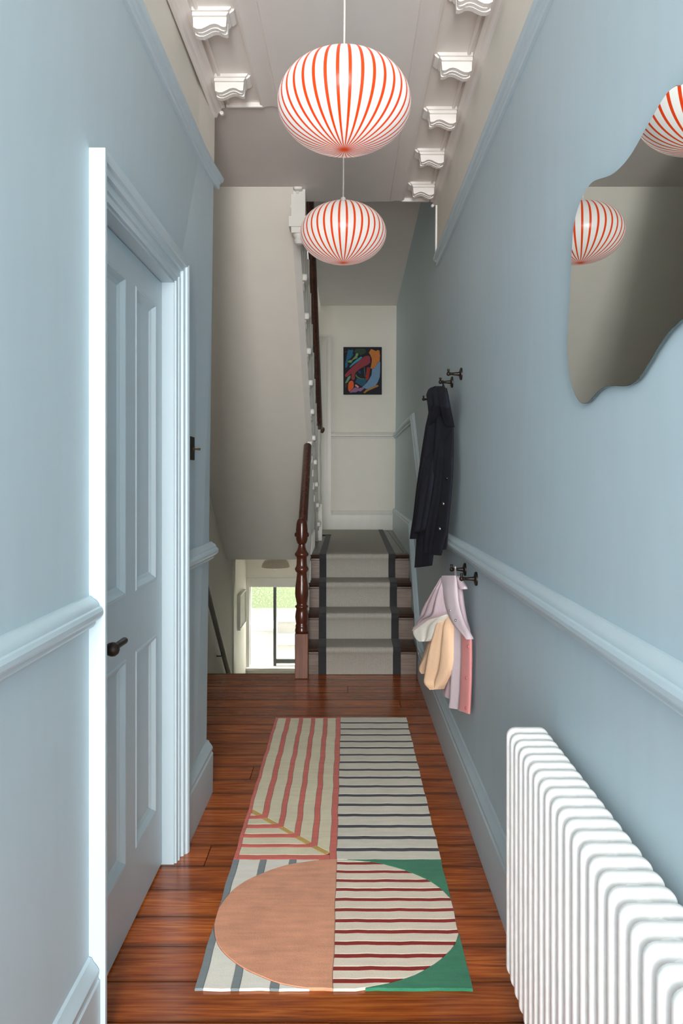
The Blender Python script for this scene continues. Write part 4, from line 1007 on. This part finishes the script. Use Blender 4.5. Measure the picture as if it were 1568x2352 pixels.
cloth('hood', [(183, 326, 372), (192, 300, 386), (205, 286, 392), (240, 281, 398), (300, 290, 404), (330, 296, 380), (380, 306, 362), (410, 316, 346), (432, 326, 333)], PC, M['navy'], ct, off=0.03, bulge=0.028, folds=((0.35, 0.5, -0.02, 0.12), (0.65, 0.8, 0.012, 0.1)), nu=28, nv=26, ramp=(0, 0.5))
cloth('hood_edge', [(195, 340, 392), (240, 352, 402), (300, 366, 412), (360, 376, 424), (400, 388, 432), (430, 404, 436), (440, 420, 437)], PC, M['navy'], ct, off=0.05, bulge=0.014, folds=((0.3, 0.3, 0.004, 0.1),), nu=16, nv=22, ramp=(0, 0.5))
for x, y, m_ in ((400, 761, 'navy_in'), (379, 921, 'steel'), (356, 1078, 'steel')): button('snap', x, y, PC, 0.046, 0.0080, M['snap_dark'] if m_ == 'navy_in' else M['steel'], ct, fpn)
bm = nb(); hk = Vector((WR + offR(3.457, 1.74) - 0.045, 3.457, 1.742)); tube(bm, [PC.at(*zp(352, 196), 0.03), hk + Vector((0, 0, -0.022)), hk + Vector((0, 0.004, 0.008)), hk + Vector((0.006, 0.004, -0.02)), PC.at(*zp(372, 205), 0.02)], 0.003, 6); shift(bm, ct.location); finish(bm, True); obj('hanging_loop', bm, M['navy'], ct)

# child's jacket
jk = empty('lilac_jacket', (0.42, 3.035, 0.38), 'small lilac, peach and coral hooded jacket hanging on the lower hook', 'jacket')
PJ = Plane((0.462, 2.83), (0.33, 3.36))
cloth('body', [(1500, 440, 478), (1560, 440, 495), (1650, 440, 520), (1700, 440, 538), (1760, 440, 547), (1900, 438, 549), (2050, 430, 547), (2150, 424, 542), (2188, 416, 540)], PJ, M['lilac'], jk, bulge=0.016, folds=((0.3, 0.25, 0.012, 0.1), (0.6, 0.5, -0.008, 0.08)), nu=26, nv=36, gather=lambda u, v: 46 * v ** 6 * u)
cloth('back_panel', [(1900, 420, 470), (2000, 400, 470), (2060, 378, 465), (2090, 366, 460), (2105, 372, 455)], PJ, M['mauve'], jk, off=-0.012, bulge=0.008, folds=((0.5, 0.45, 0.008, 0.15),), nu=14, nv=14, gather=lambda u, v: 60 * v * u)
plk = cloth('placket', [(1700, 492, 518), (1720, 491, 536), (1760, 491, 550), (1900, 489, 552), (2050, 485, 549), (2150, 479, 544), (2200, 474, 541)], PJ, M['coral'], jk, off=0.018, bulge=0.006, nu=12, nv=30, gather=lambda u, v: 34 * v ** 6 * u + 8 * v ** 6)
cloth('sleeve', [(1760, 300, 350), (1850, 268, 345), (1900, 252, 320), (1940, 233, 300), (1958, 231, 294), (1972, 240, 288), (1986, 262, 282)], PJ, M['peach'], jk, off=0.012, bulge=0.018, folds=((0.5, 0.4, 0.006, 0.15),), nu=16, nv=16, gather=lambda u, v: 2 * math.sin(u * 40) * v ** 10)
cloth('sleeve', [(1590, 385, 440), (1650, 362, 440), (1720, 345, 440), (1800, 312, 440), (1900, 287, 440), (1960, 276, 434), (2000, 273, 420), (2030, 273, 404), (2046, 284, 397), (2060, 305, 388), (2072, 328, 380), (2081, 350, 370)], PJ, M['peach'], jk, off=0.024, bulge=0.034, folds=((0.4, 0.35, 0.014, 0.1), (0.7, 0.6, -0.012, 0.08), (0.2, 0.15, -0.006, 0.06)), nu=34, nv=36, gather=lambda u, v: 3.5 * math.sin(u * 44) * v ** 14)
cloth('hood_lining', [(1596, 388, 416), (1625, 318, 412), (1650, 255, 395), (1680, 214, 368), (1702, 195, 360), (1740, 205, 350), (1762, 222, 342), (1775, 242, 326), (1784, 266, 304)], PJ, M['lining'], jk, off=0.040, bulge=0.03, folds=((0.3, 0.2, 0.01, 0.12), (0.7, 0.6, -0.01, 0.1)), nu=26, nv=20)
cloth('hood', [(1384, 366, 402), (1450, 346, 420), (1500, 312, 414), (1550, 277, 416), (1600, 251, 416), (1625, 246, 400), (1650, 238, 330), (1690, 231, 270), (1716, 230, 238)], PJ, M['mauve'], jk, off=0.044, bulge=0.034, folds=((0.35, 0.2, -0.016, 0.06), (0.6, 0.5, -0.016, 0.06), (0.8, 0.75, 0.012, 0.07)), nu=32, nv=30)
hbd = cloth('hood_band', [(1372, 366, 452), (1385, 362, 456), (1450, 376, 462), (1520, 386, 468), (1580, 398, 478), (1640, 420, 497), (1690, 450, 518), (1712, 476, 529), (1735, 504, 539), (1755, 527, 546), (1772, 543, 549)], PJ, M['lilac'], jk, off=0.062, bulge=0.012, folds=((0.5, 0.4, 0.004, 0.2),), nu=18, nv=26)
cloth('collar', [(1375, 458, 464), (1390, 462, 482), (1420, 466, 500), (1446, 474, 518), (1458, 492, 516)], PJ, M['lilac'], jk, off=0.036, bulge=0.010, nu=12, nv=12)
cloth('neck', [(1400, 452, 470), (1480, 460, 490), (1560, 466, 500), (1640, 480, 514), (1700, 492, 526)], PJ, M['mauve'], jk, off=0.024, bulge=0.012, folds=((0.5, 0.5, 0.008, 0.1),), nu=12, nv=16)
for x, y in ((535, 1818), (524, 2015), (522, 2203)): button('snap', x, y, PJ, 0.0215, 0.0062, M['coral_d'], jk, plk)
for x, y in ((423, 1590), (458, 1653)): button('metal_snap', x, y, PJ, 0.074, 0.0045, M['steel'], jk, hbd)
bm = nb(); hk = Vector((WR + offR(3.035, 0.92) - 0.042, 3.035, 0.920)); tube(bm, [PJ.at(*zp(458, 1392), 0.05), hk + Vector((0, -0.006, 0.0)), hk + Vector((0, 0, 0.0095)), hk + Vector((0, 0.007, 0.0)), PJ.at(*zp(452, 1390), 0.03)], 0.0032, 8); shift(bm, jk.location); finish(bm, True); obj('hanging_loop', bm, M['lilac'], jk)

# ------------------------------------------------------------------ rug
rug = empty('runner_rug', (-0.0355, 2.92, 0), 'patterned wool runner rug with stripes and a large peach half-circle on the floorboards', 'rug')
XA, XB, XC, YA, YB, YC = -0.387, 0.316, -0.037, 1.868, 3.975, 2.500
HB, HT = 0.0045, 0.0078
wr = random.Random(3)
def wob(x, y): return 0.0012 * math.sin(y * 19 + x * 7) + 0.0009 * math.sin(y * 41 + 1.3 + x * 13)
def slab(name, poly, mat, z1=HT, inset=0.0005, z0=0.001, fine=0.03):
    # subdivide long edges so that the hand-tufted wobble shows
    P = []
    n = len(poly)
    area_ = sum(poly[i][0] * poly[(i + 1) % n][1] - poly[(i + 1) % n][0] * poly[i][1] for i in range(n))
    if area_ < 0: poly = poly[::-1]
    for i in range(n):
        a, b = poly[i], poly[(i + 1) % n]; L = math.hypot(b[0] - a[0], b[1] - a[1]); m = max(1, int(L / fine))
        for k in range(m): P.append((a[0] + (b[0] - a[0]) * k / m, a[1] + (b[1] - a[1]) * k / m))
    P = [(x + wob(x, y) * 0.9, y + wob(y * 1.3, x * 2.1) * 0.9) for x, y in P]
    bm = nb(); m = len(P)
    def ins(d):
        r = []
        for i in range(m):
            a, b, c = Vector(P[i - 1]), Vector(P[i]), Vector(P[(i + 1) % m])
            e0, e1 = (b - a), (c - b)
            n0 = Vector((-e0.y, e0.x)).normalized(); n1 = Vector((-e1.y, e1.x)).normalized(); mm = (n0 + n1)
            mm = mm.normalized() if mm.length > 1e-6 else n0
            r.append(b + mm * d)
        return r
    A0 = [bm.verts.new((p.x, p.y, z0)) for p in ins(inset)]; A1 = [bm.verts.new((p.x, p.y, z1 - 0.002)) for p in ins(inset)]; A2 = [bm.verts.new((p.x, p.y, z1)) for p in ins(inset + 0.0014)]
    for q0, q1 in ((A0, A1), (A1, A2)):
        for i in range(m):
            j = (i + 1) % m; bm.faces.new((q0[i], q0[j], q1[j], q1[i]))
    from mathutils.geometry import delaunay_2d_cdt
    r2 = [Vector((v.co.x, v.co.y)) for v in A2]
    vo, _, fo, ov, _, _ = delaunay_2d_cdt(r2, [], [list(range(m))], 1, 1e-6)
    nv_ = [A2[o_[0]] if o_ else bm.verts.new((p.x, p.y, z1)) for p, o_ in zip(vo, ov)]
    for f_ in fo:
        try: bm.faces.new([nv_[i] for i in f_])
        except ValueError: pass
    shift(bm, rug.location); finish(bm); return obj(name, bm, mat, rug)
def rect(a, b, c, d): return [(a, c), (b, c), (b, d), (a, d)]
bm = nb(); box(bm, XA + 0.005, XB - 0.005, YA + 0.005, YB - 0.005, 0.0012, HB); shift(bm, rug.location); finish(bm); obj('backing', bm, M['rug_navy'], rug)
# far right: slate lines across pale grey
lines = [3.889, 3.795, 3.706, 3.615, 3.53, 3.442, 3.353, 3.266, 3.181, 3.091, 3.003, 2.917, 2.828, 2.738, 2.652, 2.567]
edges = [YB] + [l for y_ in lines for l in (y_ + 0.0108, y_ - 0.0108)] + [YC]
for i in range(len(edges) - 1):
    slab('stripe', rect(XC, XB, edges[i + 1], edges[i]), M['rug_grey'] if i % 2 == 0 else M['rug_navy'], HT)
# far left: coral ground with cream bars turning through a mitre
V = [(-0.373, -0.3275), (-0.305, -0.2575), (-0.2375, -0.1925), (-0.172, -0.127), (-0.1055, -0.0605)]
H = [(2.826, 2.845), (2.753, 2.798), (2.680, 2.723), (2.606, 2.652), (2.531, 2.583)]
XI, YT, gw_ = -0.373, YB - 0.014, 0.015
def diag(x): return 2.866 + (x - XI) * (2.531 - 2.866) / 0.3125
def xd(y_): return XI + (y_ - 2.866) * 0.3125 / (2.531 - 2.866)
vb = [((a, diag(a) + gw_), (b, diag(b) + gw_)) for a, b in V]
hb_ = [((xd(y0 + gw_), y0), (xd(y1 + gw_), y1)) for y0, y1 in H]
for k in range(5):
    (a, b), (y0, y1) = V[k], H[k]
    slab('stripe', [vb[k][0], vb[k][1], (b, YT), (a, YT)], M['rug_cream'])
    slab('stripe', [(XI, y0), hb_[k][0], hb_[k][1], (XI, y1)], M['rug_cream'])
    slab('mitre', [hb_[k][1], hb_[k][0], vb[k][1], vb[k][0]], M['rug_gold'], inset=0.0003)
    if k < 4:
        slab('band', [(XI, H[k + 1][1]), hb_[k + 1][1], vb[k + 1][0], (V[k + 1][0], YT), (b, YT), vb[k][1], hb_[k][0], (XI, y0)], M['rug_red'])
slab('band', [(XI, H[0][1]), hb_[0][1], vb[0][0]], M['rug_red'])
slab('band', rect(XA, XI, YC, YB), M['rug_red']); slab('band', rect(-0.0605, XC, YC, YB), M['rug_red']); slab('band', rect(XI, -0.0605, YT, YB), M['rug_red']); slab('band', rect(XI, -0.0605, YC, 2.531), M['rug_red'])
# near half: circle split by colour
CXr, CYr, RA, RB_ = XC, 2.182, 0.3525, 0.318
RAR = 0.366
def ellr(a): return (CXr + RAR * math.cos(a), CYr + RB_ * math.sin(a))
def ell(a): return (CXr + RA * math.cos(a), CYr + RB_ * math.sin(a))
half_l = [ell(R(90 + 180 * k / 48)) for k in range(49)]
slab('half_circle', [(max(XA, x), max(YA, y_)) for x, y_ in half_l], M['rug_peach'], HT + 0.001)
# ground left of the circle: ivory with slate bars
def clip_cols(x0, x1, mat, nm):
    pts_t, pts_b = [], []
    n_ = 8
    for k in range(n_ + 1):
        x = x0 + (x1 - x0) * k / n_; c = max(-1, min(1, (x - CXr) / RA)); dy = RB_ * math.sqrt(1 - c * c)
        pts_t.append((x, min(YC, CYr + dy))); pts_b.append((x, max(YA, CYr - dy)))
    if max(YC - p[1] for p in pts_t) > 0.006: slab(nm, pts_t + [(x1, YC), (x0, YC)], mat, fine=0.02)
    if max(p[1] - YA for p in pts_b) > 0.006: slab(nm, [(x0, YA), (x1, YA)] + pts_b[::-1], mat, fine=0.02)
bars = [(-0.387, -0.366), (-0.295, -0.274), (-0.197, -0.174), (-0.097, -0.078)]
xs = [XA]
for a, b in bars: xs += [a, b]
xs.append(XC); xs = sorted(set(xs))
for a, b in zip(xs[:-1], xs[1:]):
    clip_cols(a, b, M['rug_slate'] if any(abs(a - q[0]) < 1e-6 for q in bars) else M['rug_white'], 'ground_stripe')
# right half of circle: dark red lines on blush, green corners
rl = [2.476, 2.423, 2.369, 2.318, 2.264, 2.21, 2.156, 2.104, 2.052, 1.998, 1.947, 1.8986]
ed = [YC] + [v for y_ in rl for v in (y_ + 0.0075, y_ - 0.0075)] + [YA]
for i in range(len(ed) - 1):
    y1_, y0_ = ed[i], ed[i + 1]
    def xe(y_):
        c = max(-1, min(1, (y_ - CYr) / RB_)); return CXr + RAR * math.sqrt(1 - c * c)
    rp = [(min(XB, xe(y0_ + (y1_ - y0_) * k / 4)), y0_ + (y1_ - y0_) * k / 4) for k in range(5)]
    if max(p[0] for p in rp) - XC < 0.02: rp = [(XC + 0.03, y0_), (XC + 0.03, y1_)]
    slab('stripe', [(XC, y0_)] + rp + [(XC, y1_)], M['rug_dkred'] if i % 2 else M['rug_blush'], HT)
for sgn in (1, -1):
    pts = []
    for k in range(25):
        a = R(88 * k / 24) * sgn; x, y_ = ellr(a)
        if x <= XB + 1e-6 and YA + 0.0006 < y_ < YC - 0.0005: pts.append((x, y_))
    end = (YC if sgn > 0 else YA)
    a_e = math.acos(min(1, (XB - CXr) / RAR)); ye = CYr + sgn * RB_ * math.sin(a_e)
    poly = [(XB, ye)] + [p for p in pts if p[0] < XB - 1e-4] + [(pts[-1][0], end), (XB, end)]
    slab('corner', poly, M['rug_green'], HT + 0.0005)
